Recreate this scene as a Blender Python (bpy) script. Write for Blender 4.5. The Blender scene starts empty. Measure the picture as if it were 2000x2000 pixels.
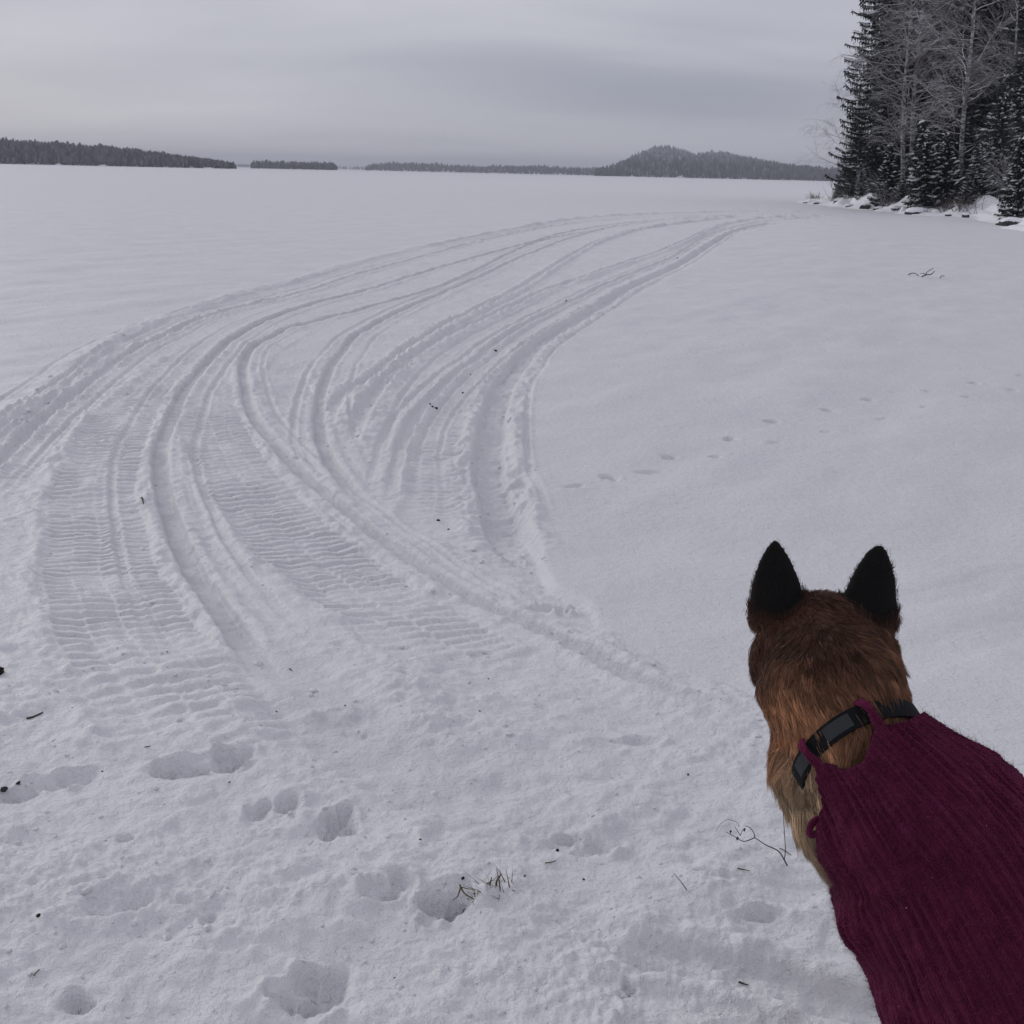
import bpy, bmesh, math, random
import numpy as np
from mathutils import Vector, Matrix, noise as mnoise

# ------------------------------------------------------------------ camera, sky, sun, exposure
scene = bpy.context.scene
COL = scene.collection
rad = math.radians
CAM_Z = 1.9
FPX = 1963.0                      # focal length in pixels of the 2000 px photograph
PITCH = math.atan((1000 - 337.5) / FPX)
ROLL = math.atan(0.0225)
_f = np.array([0.0, math.cos(PITCH), -math.sin(PITCH)])
_u0 = np.array([0.0, math.sin(PITCH), math.cos(PITCH)])
_r0 = np.array([1.0, 0.0, 0.0])
_r = _r0 * math.cos(ROLL) + _u0 * math.sin(ROLL)
_u = _u0 * math.cos(ROLL) - _r0 * math.sin(ROLL)
CAMP = np.array([0.0, 0.0, CAM_Z])

camd = bpy.data.cameras.new('camera')
cam = bpy.data.objects.new('camera', camd)
COL.objects.link(cam)
camd.sensor_fit = 'HORIZONTAL'
camd.sensor_width = 36.0
camd.lens = 36.0 * FPX / 2000.0
camd.clip_start = 0.05
camd.clip_end = 20000
cam.matrix_world = Matrix(((_r[0], _u[0], -_f[0], 0), (_r[1], _u[1], -_f[1], 0), (_r[2], _u[2], -_f[2], CAM_Z), (0, 0, 0, 1)))
scene.camera = cam

SUN_AZ = rad(-48)                 # from +Y (out over the lake) towards -X
SUN_EL = rad(19)
world = bpy.data.worlds.new('World')
scene.world = world
world.use_nodes = True
wn = world.node_tree.nodes
wl = world.node_tree.links
wn.clear()


def wnode(t, **kw):
    n = wn.new(t)
    for k, v in kw.items():
        setattr(n, k, v)
    return n


def wmath(op, a, b=None, c=None, clamp=False):
    n = wn.new('ShaderNodeMath')
    n.operation = op
    n.use_clamp = clamp
    for i, v in enumerate((a, b, c)):
        if v is None:
            continue
        if isinstance(v, (int, float)):
            n.inputs[i].default_value = v
        else:
            wl.new(v, n.inputs[i])
    return n.outputs[0]


tc = wnode('ShaderNodeTexCoord')
sep = wnode('ShaderNodeSeparateXYZ')
wl.new(tc.outputs['Generated'], sep.inputs[0])
zc = wmath('MAXIMUM', sep.outputs['Z'], 0.0)
den = wmath('ADD', zc, 0.12)
comb = wnode('ShaderNodeCombineXYZ')
wl.new(wmath('DIVIDE', sep.outputs['X'], den), comb.inputs[0])
wl.new(wmath('DIVIDE', sep.outputs['Y'], den), comb.inputs[1])
cl1 = wnode('ShaderNodeTexNoise')
cl1.inputs['Scale'].default_value = 0.55
cl1.inputs['Detail'].default_value = 3.5
cl1.inputs['Roughness'].default_value = 0.5
cl1.inputs['Distortion'].default_value = 0.3
mp = wnode('ShaderNodeMapping')
mp.inputs['Location'].default_value = (3.1, 1.7, 0)
mp.inputs['Scale'].default_value = (0.8, 1.5, 1)
wl.new(comb.outputs[0], mp.inputs[0])
wl.new(mp.outputs[0], cl1.inputs['Vector'])
# one darker bank of cloud low over the far hills
azim = wmath('ARCTAN2', sep.outputs['X'], sep.outputs['Y'])
elev = wmath('ARCSINE', sep.outputs['Z'])
warp = wmath('MULTIPLY', wmath('SUBTRACT', cl1.outputs[0], 0.5), 0.10)
ex = wmath('DIVIDE', wmath('SUBTRACT', azim, 0.15), 0.26)
ey = wmath('DIVIDE', wmath('SUBTRACT', wmath('ADD', elev, warp), wmath('ADD', 0.078, wmath('MULTIPLY', azim, -0.02))), 0.038)
bank = wmath('POWER', 2.718, wmath('MULTIPLY', wmath('ADD', wmath('MULTIPLY', ex, ex), wmath('MULTIPLY', ey, ey)), -1.0))
ramp = wnode('ShaderNodeValToRGB')
ramp.color_ramp.elements[0].position = 0.22
ramp.color_ramp.elements[0].color = (0.335, 0.345, 0.395, 1)
ramp.color_ramp.elements[1].position = 0.74
ramp.color_ramp.elements[1].color = (0.455, 0.455, 0.500, 1)
wl.new(cl1.outputs[0], ramp.inputs[0])
mixb = wnode('ShaderNodeMix', data_type='RGBA')
wl.new(wmath('MULTIPLY', bank, 0.85, clamp=True), mixb.inputs['Factor'])
wl.new(ramp.outputs[0], mixb.inputs['A'])
mixb.inputs['B'].default_value = (0.235, 0.25, 0.305, 1)
# the blue sky above the cloud shows through only faintly
sky = wnode('ShaderNodeTexSky')
sky.sky_type = 'NISHITA'
sky.sun_disc = False
sky.sun_elevation = SUN_EL
sky.sun_rotation = SUN_AZ
skys = wnode('ShaderNodeMix', data_type='RGBA', blend_type='MULTIPLY')
skys.inputs['Factor'].default_value = 1.0
wl.new(sky.outputs[0], skys.inputs['A'])
skys.inputs['B'].default_value = (0.06, 0.06, 0.06, 1)
mixs = wnode('ShaderNodeMix', data_type='RGBA')
mixs.inputs['Factor'].default_value = 0.06
wl.new(mixb.outputs['Result'], mixs.inputs['A'])
wl.new(skys.outputs['Result'], mixs.inputs['B'])
bg = wnode('ShaderNodeBackground')
bg.inputs['Strength'].default_value = 1.36
wl.new(mixs.outputs['Result'], bg.inputs['Color'])
wo = wnode('ShaderNodeOutputWorld')
wl.new(bg.outputs[0], wo.inputs['Surface'])

sund = bpy.data.lights.new('sun', 'SUN')
sund.energy = 0.95
sund.angle = rad(26)
sund.color = (1.0, 0.96, 0.93)
sun = bpy.data.objects.new('sun', sund)
COL.objects.link(sun)
sdir = Vector((math.sin(SUN_AZ) * math.cos(SUN_EL), math.cos(SUN_AZ) * math.cos(SUN_EL), math.sin(SUN_EL)))
sun.rotation_euler = sdir.to_track_quat('Z', 'Y').to_euler()
sun.location = (0, 0, 30)

scene.render.engine = 'CYCLES'
scene.cycles.use_denoising = True
scene.cycles.volume_bounces = 0
scene.cycles.max_bounces = 6
scene.view_settings.view_transform = 'Standard'
scene.view_settings.look = 'None'
scene.view_settings.exposure = 0.0
scene.view_settings.gamma = 1.0
scene.view_settings.use_curve_mapping = False

# ------------------------------------------------------------------ helpers
rng = np.random.default_rng(11)


def ray(px, py):
    return _f + (px - 1000) / FPX * _r - (py - 1000) / FPX * _u


def P(px, py, d):
    """the point at depth d metres along the view axis that the photograph shows at (px, py)"""
    return CAMP + d * ray(px, py)


def hashn(ix, iy, seed):
    h = (ix.astype(np.int64) * 374761393 + iy.astype(np.int64) * 668265263 + seed * 974634871) & 0xFFFFFFFF
    h = ((h ^ (h >> 13)) * 1274126177) & 0xFFFFFFFF
    h = h ^ (h >> 16)
    return (h & 0xFFFF).astype(np.float32) / 65535.0


def vnoise(x, y, seed=0):
    xi = np.floor(x)
    yi = np.floor(y)
    fx = (x - xi).astype(np.float32)
    fy = (y - yi).astype(np.float32)
    fx = fx * fx * fx * (fx * (fx * 6 - 15) + 10)
    fy = fy * fy * fy * (fy * (fy * 6 - 15) + 10)
    xi = xi.astype(np.int64)
    yi = yi.astype(np.int64)
    a = hashn(xi, yi, seed)
    b = hashn(xi + 1, yi, seed)
    c = hashn(xi, yi + 1, seed)
    d = hashn(xi + 1, yi + 1, seed)
    return (a + (b - a) * fx + (c - a) * fy + (a - b - c + d) * fx * fy) * 2 - 1


def fbm(x, y, seed=0, octv=3, gain=0.5):
    s = 0
    amp = 1.0
    for i in range(octv):
        ca, sa = math.cos(0.6 + i), math.sin(0.6 + i)
        s = s + amp * vnoise(x * ca - y * sa, x * sa + y * ca, seed + i * 17)
        x = x * 2.03
        y = y * 2.03
        amp *= gain
    return s


def sstep(a, b, x):
    t = np.clip((x - a) / (b - a), 0, 1)
    return t * t * (3 - 2 * t)


def shore_rise(x, y):
    """the beach climbs out of the flat ice towards the camera"""
    return 0.40 * sstep(5.6, 1.7, y + 0.12 * x)


def gpt(px, py):
    """the ground point that the photograph shows at (px, py)"""
    d = ray(px, py)
    z = 0.0
    for _ in range(25):
        t = (z - CAM_Z) / d[2]
        p = CAMP + t * d
        z = float(shore_rise(np.array(p[0]), np.array(p[1])))
    return p


def ground_line(pts, k=1.0):
    return np.array([gpt(x * k, y * k)[:2] for x, y in pts])


def spline(pts, step=0.06):
    """Catmull-Rom through the points, then resampled by arc length"""
    pts = np.asarray(pts, float)
    p = np.vstack([2 * pts[0] - pts[1], pts, 2 * pts[-1] - pts[-2]])
    out = []
    for i in range(1, len(p) - 2):
        t = np.linspace(0, 1, 40, endpoint=False)[:, None]
        a, b, c, d = p[i - 1], p[i], p[i + 1], p[i + 2]
        out.append(0.5 * ((2 * b) + (-a + c) * t + (2 * a - 5 * b + 4 * c - d) * t ** 2 + (-a + 3 * b - 3 * c + d) * t ** 3))
    out = np.vstack(out + [pts[-1:]])
    for _ in range(30):
        out[1:-1] = 0.25 * out[:-2] + 0.5 * out[1:-1] + 0.25 * out[2:]
    s = np.concatenate([[0], np.cumsum(np.linalg.norm(np.diff(out, axis=0), axis=1))])
    n = max(8, int(s[-1] / step))
    # finer near the start of the line only when it is long: keep the count bounded
    n = min(n, 900)
    ss = np.linspace(0, s[-1], n)
    return np.column_stack([np.interp(ss, s, out[:, k]) for k in range(out.shape[1])]), ss


def new_mat(name, color=(0.5, 0.5, 0.5), rough=0.8, spec=0.3):
    m = bpy.data.materials.new(name)
    m.use_nodes = True
    b = m.node_tree.nodes['Principled BSDF']
    b.inputs['Base Color'].default_value = (*color, 1)
    b.inputs['Roughness'].default_value = rough
    b.inputs['Specular IOR Level'].default_value = spec
    return m


def link_noise_bump(m, scales, strength, dist, coord='Object'):
    nt = m.node_tree
    b = nt.nodes['Principled BSDF']
    t = nt.nodes.new('ShaderNodeTexCoord')
    prev = None
    for sc, dd in zip(scales, dist):
        n = nt.nodes.new('ShaderNodeTexNoise')
        n.inputs['Scale'].default_value = sc
        n.inputs['Detail'].default_value = 4
        nt.links.new(t.outputs[coord], n.inputs['Vector'])
        bp = nt.nodes.new('ShaderNodeBump')
        bp.inputs['Strength'].default_value = strength
        bp.inputs['Distance'].default_value = dd
        nt.links.new(n.outputs[0], bp.inputs['Height'])
        if prev:
            nt.links.new(prev.outputs[0], bp.inputs['Normal'])
        prev = bp
    nt.links.new(prev.outputs[0], b.inputs['Normal'])


def vary(m, c1, c2, scale, detail=4, lo=0.35, hi=0.65, coord='Object'):
    nt = m.node_tree
    b = nt.nodes['Principled BSDF']
    t = nt.nodes.new('ShaderNodeTexCoord')
    n = nt.nodes.new('ShaderNodeTexNoise')
    n.inputs['Scale'].default_value = scale
    n.inputs['Detail'].default_value = detail
    nt.links.new(t.outputs[coord], n.inputs['Vector'])
    r = nt.nodes.new('ShaderNodeValToRGB')
    r.color_ramp.elements[0].position = lo
    r.color_ramp.elements[0].color = (*c1, 1)
    r.color_ramp.elements[1].position = hi
    r.color_ramp.elements[1].color = (*c2, 1)
    nt.links.new(n.outputs[0], r.inputs[0])
    nt.links.new(r.outputs[0], b.inputs['Base Color'])
    return r


def add_settled_snow(m, lo=0.35, hi=0.75, nscale=6.0, namp=0.5):
    """snow lies on whatever faces up: mixes white in by the surface's own slope"""
    nt = m.node_tree
    b = nt.nodes['Principled BSDF']
    src = b.inputs['Base Color'].links[0].from_socket if b.inputs['Base Color'].links else None
    g = nt.nodes.new('ShaderNodeNewGeometry')
    s = nt.nodes.new('ShaderNodeSeparateXYZ')
    nt.links.new(g.outputs['Normal'], s.inputs[0])
    n = nt.nodes.new('ShaderNodeTexNoise')
    n.inputs['Scale'].default_value = nscale
    nt.links.new(g.outputs['Position'], n.inputs['Vector'])
    ma = nt.nodes.new('ShaderNodeMath')
    ma.operation = 'MULTIPLY_ADD'
    nt.links.new(n.outputs[0], ma.inputs[0])
    ma.inputs[1].default_value = namp
    nt.links.new(s.outputs['Z'], ma.inputs[2])
    mr = nt.nodes.new('ShaderNodeMapRange')
    mr.inputs['From Min'].default_value = lo + namp * 0.5
    mr.inputs['From Max'].default_value = hi + namp * 0.5
    nt.links.new(ma.outputs[0], mr.inputs['Value'])
    mx = nt.nodes.new('ShaderNodeMix')
    mx.data_type = 'RGBA'
    nt.links.new(mr.outputs[0], mx.inputs['Factor'])
    if src:
        nt.links.new(src, mx.inputs['A'])
    else:
        mx.inputs['A'].default_value = b.inputs['Base Color'].default_value
    mx.inputs['B'].default_value = (0.82, 0.82, 0.85, 1)
    nt.links.new(mx.outputs['Result'], b.inputs['Base Color'])


def mesh_np(name, V, F, smooth=True):
    """V (n,3); F (m,3) or (m,4) int array or a list of such arrays"""
    me = bpy.data.meshes.new(name)
    V = np.ascontiguousarray(V, dtype=np.float32)
    Fs = F if isinstance(F, list) else [F]
    Fs = [np.asarray(f, dtype=np.int32) for f in Fs if len(f)]
    me.vertices.add(len(V))
    me.vertices.foreach_set('co', V.ravel())
    nl = sum(f.size for f in Fs)
    npoly = sum(len(f) for f in Fs)
    me.loops.add(nl)
    me.loops.foreach_set('vertex_index', np.concatenate([f.ravel() for f in Fs]))
    me.polygons.add(npoly)
    starts = []
    o = 0
    for f in Fs:
        starts.append(o + np.arange(len(f)) * f.shape[1])
        o += f.size
    me.polygons.foreach_set('loop_start', np.concatenate(starts).astype(np.int32))
    if smooth:
        me.polygons.foreach_set('use_smooth', np.ones(npoly, dtype=bool))
    me.update(calc_edges=True)
    me.validate()
    return me


def ob(name, me, mat=None, parent=None):
    o = bpy.data.objects.new(name, me)
    COL.objects.link(o)
    if mat is not None and me is not None and len(me.materials) == 0:
        for x in (mat if isinstance(mat, (list, tuple)) else [mat]):
            me.materials.append(x)
    if parent is not None:
        o.parent = parent
    return o


def tag(o, label=None, cat=None, group=None, kind=None):
    if label:
        o['label'] = label
    if cat:
        o['category'] = cat
    if group:
        o['group'] = group
    if kind:
        o['kind'] = kind
    return o


def empty(name, loc):
    o = bpy.data.objects.new(name, None)
    COL.objects.link(o)
    o.location = loc
    return o


class MB:
    """collects faces with a material index each"""

    def __init__(self):
        self.v, self.f, self.m, self.n = [], [], [], 0

    def add(self, V, F, mi=0):
        V = np.asarray(V, float).reshape(-1, 3)
        for f in F:
            self.f.append(tuple(i + self.n for i in f))
            self.m.append(mi)
        self.v.append(V)
        self.n += len(V)

    def tube(self, pts, radii, sides=5, mi=0, cap=True):
        pts = np.asarray(pts, float)
        n = len(pts)
        radii = np.broadcast_to(np.asarray(radii, float), (n,))
        tang = np.gradient(pts, axis=0)
        tang /= np.linalg.norm(tang, axis=1)[:, None] + 1e-12
        ref = np.array([0.31, 0.22, 0.92]) if abs(tang[0][2]) < 0.9 else np.array([0.9, 0.3, 0.1])
        a = np.cross(tang, ref)
        a /= np.linalg.norm(a, axis=1)[:, None] + 1e-12
        b = np.cross(tang, a)
        ang = np.linspace(0, 2 * math.pi, sides, endpoint=False)
        V = pts[:, None, :] + radii[:, None, None] * (np.cos(ang)[None, :, None] * a[:, None, :] + np.sin(ang)[None, :, None] * b[:, None, :])
        F = []
        for i in range(n - 1):
            for j in range(sides):
                k = (j + 1) % sides
                F.append((i * sides + j, i * sides + k, (i + 1) * sides + k, (i + 1) * sides + j))
        if cap:
            F.append(tuple(range((n - 1) * sides, n * sides)))
            F.append(tuple(reversed(range(sides))))
        self.add(V, F, mi)

    def mesh(self, name, smooth=True):
        me = bpy.data.meshes.new(name)
        me.from_pydata(np.vstack(self.v).tolist(), [], self.f)
        me.polygons.foreach_set('material_index', np.array(self.m, dtype=np.int32))
        if smooth:
            me.polygons.foreach_set('use_smooth', np.ones(len(self.f), dtype=bool))
        me.update()
        return me


# ------------------------------------------------------------------ materials of the setting
M = {}
m = new_mat('snow', (0.86, 0.865, 0.885), 0.55, 0.25)
nt = m.node_tree
b = nt.nodes['Principled BSDF']
t = nt.nodes.new('ShaderNodeTexCoord')
prev = None
for sc, dd, det in ((22.0, 0.016, 3), (80.0, 0.008, 3), (330.0, 0.0030, 2)):
    n = nt.nodes.new('ShaderNodeTexNoise')
    n.inputs['Scale'].default_value = sc
    n.inputs['Detail'].default_value = det
    nt.links.new(t.outputs['Object'], n.inputs['Vector'])
    bp = nt.nodes.new('ShaderNodeBump')
    bp.inputs['Strength'].default_value = 0.8
    bp.inputs['Distance'].default_value = dd
    nt.links.new(n.outputs[0], bp.inputs['Height'])
    if prev:
        nt.links.new(prev.outputs[0], bp.inputs['Normal'])
    prev = bp
nt.links.new(prev.outputs[0], b.inputs['Normal'])
n = nt.nodes.new('ShaderNodeTexNoise')
n.inputs['Scale'].default_value = 0.9
n.inputs['Detail'].default_value = 6
nt.links.new(t.outputs['Object'], n.inputs['Vector'])
r = nt.nodes.new('ShaderNodeValToRGB')
r.color_ramp.elements[0].position = 0.3
r.color_ramp.elements[0].color = (0.690, 0.689, 0.722, 1)
r.color_ramp.elements[1].position = 0.7
r.color_ramp.elements[1].color = (0.745, 0.741, 0.764, 1)
nt.links.new(n.outputs[0], r.inputs[0])
nt.links.new(r.outputs[0], b.inputs['Base Color'])
# packed and wetted snow in the grooves is a touch greyer (stored per vertex as 'packed')
at = nt.nodes.new('ShaderNodeAttribute')
at.attribute_name = 'packed'
mx = nt.nodes.new('ShaderNodeMix')
mx.data_type = 'RGBA'
nt.links.new(at.outputs['Fac'], mx.inputs['Factor'])
nt.links.new(r.outputs[0], mx.inputs['A'])
mx.inputs['B'].default_value = (0.53, 0.525, 0.56, 1)
nt.links.new(mx.outputs['Result'], b.inputs['Base Color'])
M['snow'] = m
M['snow_far'] = new_mat('snow_cover', (0.84, 0.845, 0.87), 0.7, 0.2)
link_noise_bump(M['snow_far'], (2.0, 9.0), 0.6, (0.15, 0.05))

# ------------------------------------------------------------------ the snow-covered ground: one sheet from the beach to beyond the horizon
D = 2000.0 / 1932.0
L_A = ground_line([(-300, 1010), (-120, 905), (0, 830), (85, 768), (155, 710), (290, 633), (430, 586), (611, 537), (673, 519), (807, 485), (1000, 447), (1139, 425), (1295, 416), (1449, 413), (1660, 414), (1900, 419)])
L_A2 = ground_line([(-160, 1040), (-80, 960), (0, 890), (85, 809), (233, 695), (321, 648), (424, 607), (611, 560), (756, 516), (1000, 454), (1150, 431), (1300, 421), (1500, 417), (1700, 418)])
L_B = ground_line([(520, 1275), (480, 1230), (440, 1185), (370, 1080), (320, 970), (303, 890), (305, 830), (330, 760), (370, 700), (440, 630), (520, 590), (600, 565), (700, 540), (850, 495), (1000, 455), (1100, 430), (1250, 412), (1400, 403)], D)
L_C = ground_line([(1400, 1350), (1340, 1330), (1200, 1280), (1100, 1225), (980, 1160), (880, 1110), (800, 1060), (720, 1005), (640, 940), (580, 890), (520, 830), (480, 780), (462, 720), (460, 680), (480, 645), (540, 615), (600, 598), (700, 573), (850, 528), (950, 480), (1020, 452), (1120, 432)], D)
L_D = ground_line([(680, 930), (640, 890), (618, 858), (605, 820), (600, 770), (610, 720), (640, 660), (690, 615), (780, 570), (900, 520), (1000, 475), (1100, 440), (1200, 420), (1380, 405)], D)
L_E = ground_line([(660, 860), (672, 800), (700, 760), (750, 727), (816, 673), (874, 636), (948, 599), (1023, 561), (1093, 516), (1147, 483), (1197, 462), (1280, 441), (1445, 421)])
L_F = ground_line([(705, 900), (740, 790), (783, 731), (845, 681), (899, 648), (990, 607), (1073, 566), (1155, 537), (1238, 508), (1321, 479), (1404, 441), (1445, 431), (1500, 424), (1640, 419)])
L_G = ground_line([(760, 990), (772, 900), (803, 814), (857, 752), (932, 690), (998, 644), (1052, 615), (1135, 574), (1218, 537), (1313, 499), (1383, 458), (1440, 441), (1500, 430), (1600, 423)])
L_H = ground_line([(1010, 1070), (981, 1021), (965, 959), (952, 897), (961, 814), (981, 752), (1010, 706), (1052, 665), (1097, 636), (1155, 603), (1238, 553), (1321, 516), (1404, 466), (1445, 447), (1510, 434)])
L_HR = ground_line([(1060, 1110), (1040, 1030), (1025, 950), (1012, 880), (1015, 810), (1035, 750), (1062, 705), (1095, 668), (1140, 636), (1200, 598), (1290, 548), (1370, 500), (1440, 455), (1510, 438)])
# belts printed by the snowmobile tracks: centre lines
K_1 = ground_line([(470, 1500), (399, 1425), (362, 1371), (315, 1317), (272, 1262), (235, 1208), (217, 1154), (196, 1099), (190, 1045), (185, 990), (184, 936), (207, 866), (248, 800), (300, 745), (390, 680), (520, 622), (700, 570)])
K_2 = ground_line([(980, 1310), (866, 1248), (803, 1207), (741, 1170), (680, 1128), (610, 1070), (545, 1010), (489, 950), (446, 890), (415, 830), (410, 780), (430, 735)])
K_3 = ground_line([(610, 850), (585, 805), (562, 762), (560, 715), (600, 670), (690, 620), (800, 580), (900, 540)])
K_4 = ground_line([(850, 1010), (850, 930), (850, 860), (878, 790), (935, 730), (990, 682), (1052, 640), (1135, 597), (1250, 550), (1350, 500), (1420, 455)])
K_5 = ground_line([(-40, 960), (60, 850), (170, 760), (300, 690), (450, 625), (640, 570), (800, 520)])

CENTERS = {'A': (L_A, 2.0), 'A2': (L_A2, .6), 'B': (L_B, .6), 'C': (L_C, .6), 'D': (L_D, .6), 'E': (L_E, .8), 'F': (L_F, .8), 'G': (L_G, .6), 'H': (L_H, .8), 'HR': (L_HR, 1.5),
           'P': (ground_line([(500, 1250), (590, 1325), (690, 1405), (820, 1490), (980, 1570), (1150, 1650), (1350, 1740)]), .7), 'K1': (K_1, .6), 'K2': (K_2, .6), 'K3': (K_3, .5), 'K4': (K_4, .5), 'K5': (K_5, .5)}
# churned area polygon (everything driven or walked on)
POLY = np.vstack([spline(L_A, .3)[0][:, :2],
                  spline(L_HR, .3)[0][::-1, :2],
                  ground_line([(1090, 1150), (1180, 1215), (1300, 1290), (1400, 1330), (1480, 1370), (1700, 1480), (2100, 1640), (2500, 1900)]),
                  np.array([[2.6, 0.2], [2.6, -2.0], [-3.5, -2.0]]),
                  ground_line([(-900, 1400)])])

th = np.radians(np.concatenate([np.linspace(58, 22, 370, endpoint=False), np.linspace(22, 14, 250, endpoint=False), np.linspace(14, 7.5, 200, endpoint=False), np.linspace(7.5, 4.0, 200, endpoint=False), np.linspace(4.0, 1.5, 260)]))
rows = np.concatenate([np.array([.12, .3, .5, .7, .85, 1.0, 1.1]), CAM_Z / np.tan(th), np.geomspace(73.2, 7000, 46)])
az_in = np.radians(np.linspace(-34.0, 34.0, 780))
wing = np.radians(np.linspace(36.5, 179.0, 36))
az = np.concatenate([-wing[::-1], az_in, wing])
RR, AA = np.meshgrid(rows, az, indexing='ij')
GX = RR * np.sin(AA)
GY = RR * np.cos(AA)
NR, NC = GX.shape
core_r = slice(0, 7 + 1280 + 2)
core_c = slice(36, 36 + 780)
X = GX[core_r, core_c].astype(np.float64)
Y = GY[core_r, core_c].astype(np.float64)
R = RR[core_r, core_c]


def signed_dist(X, Y, line, reach, coarse=7, win=14):
    """signed distance (left of the direction of travel positive) and arc length along a line; nan beyond reach"""
    pts, ss = spline(line)
    n = len(pts)
    tan = np.gradient(pts, axis=0)
    tan /= np.linalg.norm(tan, axis=1)[:, None]
    Xc, Yc = X[::coarse, ::coarse], Y[::coarse, ::coarse]
    fl = np.column_stack([Xc.ravel(), Yc.ravel()])
    idx = np.empty(len(fl), dtype=np.int32)
    dd = np.empty(len(fl))
    for i in range(0, len(fl), 4000):
        d2 = ((fl[i:i + 4000, None, :] - pts[None]) ** 2).sum(-1)
        idx[i:i + 4000] = d2.argmin(1)
        dd[i:i + 4000] = np.sqrt(d2.min(1))
    idx = idx.reshape(Xc.shape)
    dd = dd.reshape(Xc.shape)
    cell = np.hypot(np.gradient(Xc, axis=0), np.gradient(Yc, axis=0)) + np.hypot(np.gradient(Xc, axis=1), np.gradient(Yc, axis=1))
    ok = dd < reach + cell
    rep = lambda a: np.repeat(np.repeat(a, coarse, 0), coarse, 1)[:X.shape[0], :X.shape[1]]
    mask = rep(ok)
    ii = np.nonzero(mask)
    x, y = X[ii], Y[ii]
    k0 = rep(idx)[ii]
    w = np.maximum(win, (rep(cell)[ii] / (ss[1] - ss[0])).astype(int))
    best = np.full(len(x), 1e9)
    bk = k0.copy()
    for frac in np.linspace(-1, 1, 29):
        k = np.clip(k0 + np.round(frac * w).astype(int), 0, n - 1)
        d2 = (x - pts[k, 0]) ** 2 + (y - pts[k, 1]) ** 2
        up = d2 < best
        best[up] = d2[up]
        bk[up] = k[up]
    for off in (-2, -1, 1, 2):
        k = np.clip(bk + off, 0, n - 1)
        d2 = (x - pts[k, 0]) ** 2 + (y - pts[k, 1]) ** 2
        up = d2 < best
        best[up] = d2[up]
        bk[up] = k[up]
    dx, dy = x - pts[bk, 0], y - pts[bk, 1]
    tx, ty = tan[bk, 0], tan[bk, 1]
    along = dx * tx + dy * ty
    across = tx * dy - ty * dx
    atend = ((bk == 0) & (along < 0)) | ((bk == n - 1) & (along > 0))
    over = np.where(atend, np.abs(along), 0)
    return ii, across, ss[bk] + along, over, ss[-1]


def inside(X, Y, poly):
    c = np.zeros(X.shape, bool)
    j = len(poly) - 1
    for i in range(len(poly)):
        xi, yi = poly[i]
        xj, yj = poly[j]
        if yi != yj:
            c ^= ((yi > Y) != (yj > Y)) & (X < (xj - xi) * (Y - yi) / (yj - yi) + xi)
        j = i
    return c


Hh = np.zeros_like(X)
PK = np.zeros_like(X)
near = R < 75
wx = X + 0.05 * vnoise(X * 3, Y * 3, 5)
wy = Y + 0.05 * vnoise(X * 3 + 40, Y * 3, 6)
IN = inside(wx, wy, POLY).astype(np.float32)


def blur(a, n):
    for _ in range(n):
        a[1:-1] = .25 * a[:-2] + .5 * a[1:-1] + .25 * a[2:]
        a[:, 1:-1] = .25 * a[:, :-2] + .5 * a[:, 1:-1] + .25 * a[:, 2:]
    return a


CH = blur(IN.copy(), 8)                       # churned: 1, untouched: 0
fade = sstep(85, 62, R)
n_small = fbm(X / .085, Y / .085, 1, 3)
n_mid = fbm(X / .30, Y / .30, 2, 3)
n_big = fbm(X / 1.6, Y / 1.6, 3, 2)
n_fine = vnoise(X / .033, Y / .033, 4)
nearland = sstep(4.6, 2.6, Y + 0.25 * X)       # walked-on beach
# untouched drifts: long soft waves, wind-blown from the lake
rot = X * .55 + Y * .83
rot2 = -X * .83 + Y * .55
drift = .022 * vnoise(rot / 2.3, rot2 / .75, 8) + .010 * vnoise(rot / .9, rot2 / .28, 9)
Hh += drift * (1 - CH) * sstep(60, 15, R)
Hh += .006 * (1 - CH) * n_mid * fade
# the driven area is pressed down, its floor rough
Hh += CH * (-.042 * (1 - nearland)) * fade
lumps = np.clip(n_mid * .6 + n_big * .4 + .15, 0, 1.2)
Hh += CH * fade * (.012 * n_mid + .006 * n_small * (0.5 + .8 * lumps)) * (1 - .2 * nearland)
# trampled beach: rounded footmark hollows, softened edges
tram = CH * nearland
vo = fbm(X / .42, Y / .33, 21, 2, .6)
Hh += tram * (.022 * n_big + .011 * vo + .0075 * np.clip(fbm(X / .15, Y / .11, 23, 2), -1, .6) + .0062 * sstep(-.5, .6, vo) * np.clip(fbm(X / .055, Y / .04, 27, 2), -1, .7) + .002 * n_fine)
pit = np.clip(-fbm(X / .21, Y / .16, 25, 2) - .42, 0, 1)
Hh -= tram * .016 * pit

Hh += CH * sstep(9, 4, R) * (.0030 * vnoise(X / .021, Y / .017, 28) + .0018 * vnoise(X / .010, Y / .009, 29)) * np.clip(.7 + n_mid, .1, 1.4)
Hh += CH * fade * .009 * np.clip(fbm(X / .07, Y / .055, 30, 2) - .25, 0, 1)
SD = {}
cover = np.zeros_like(X)


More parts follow.
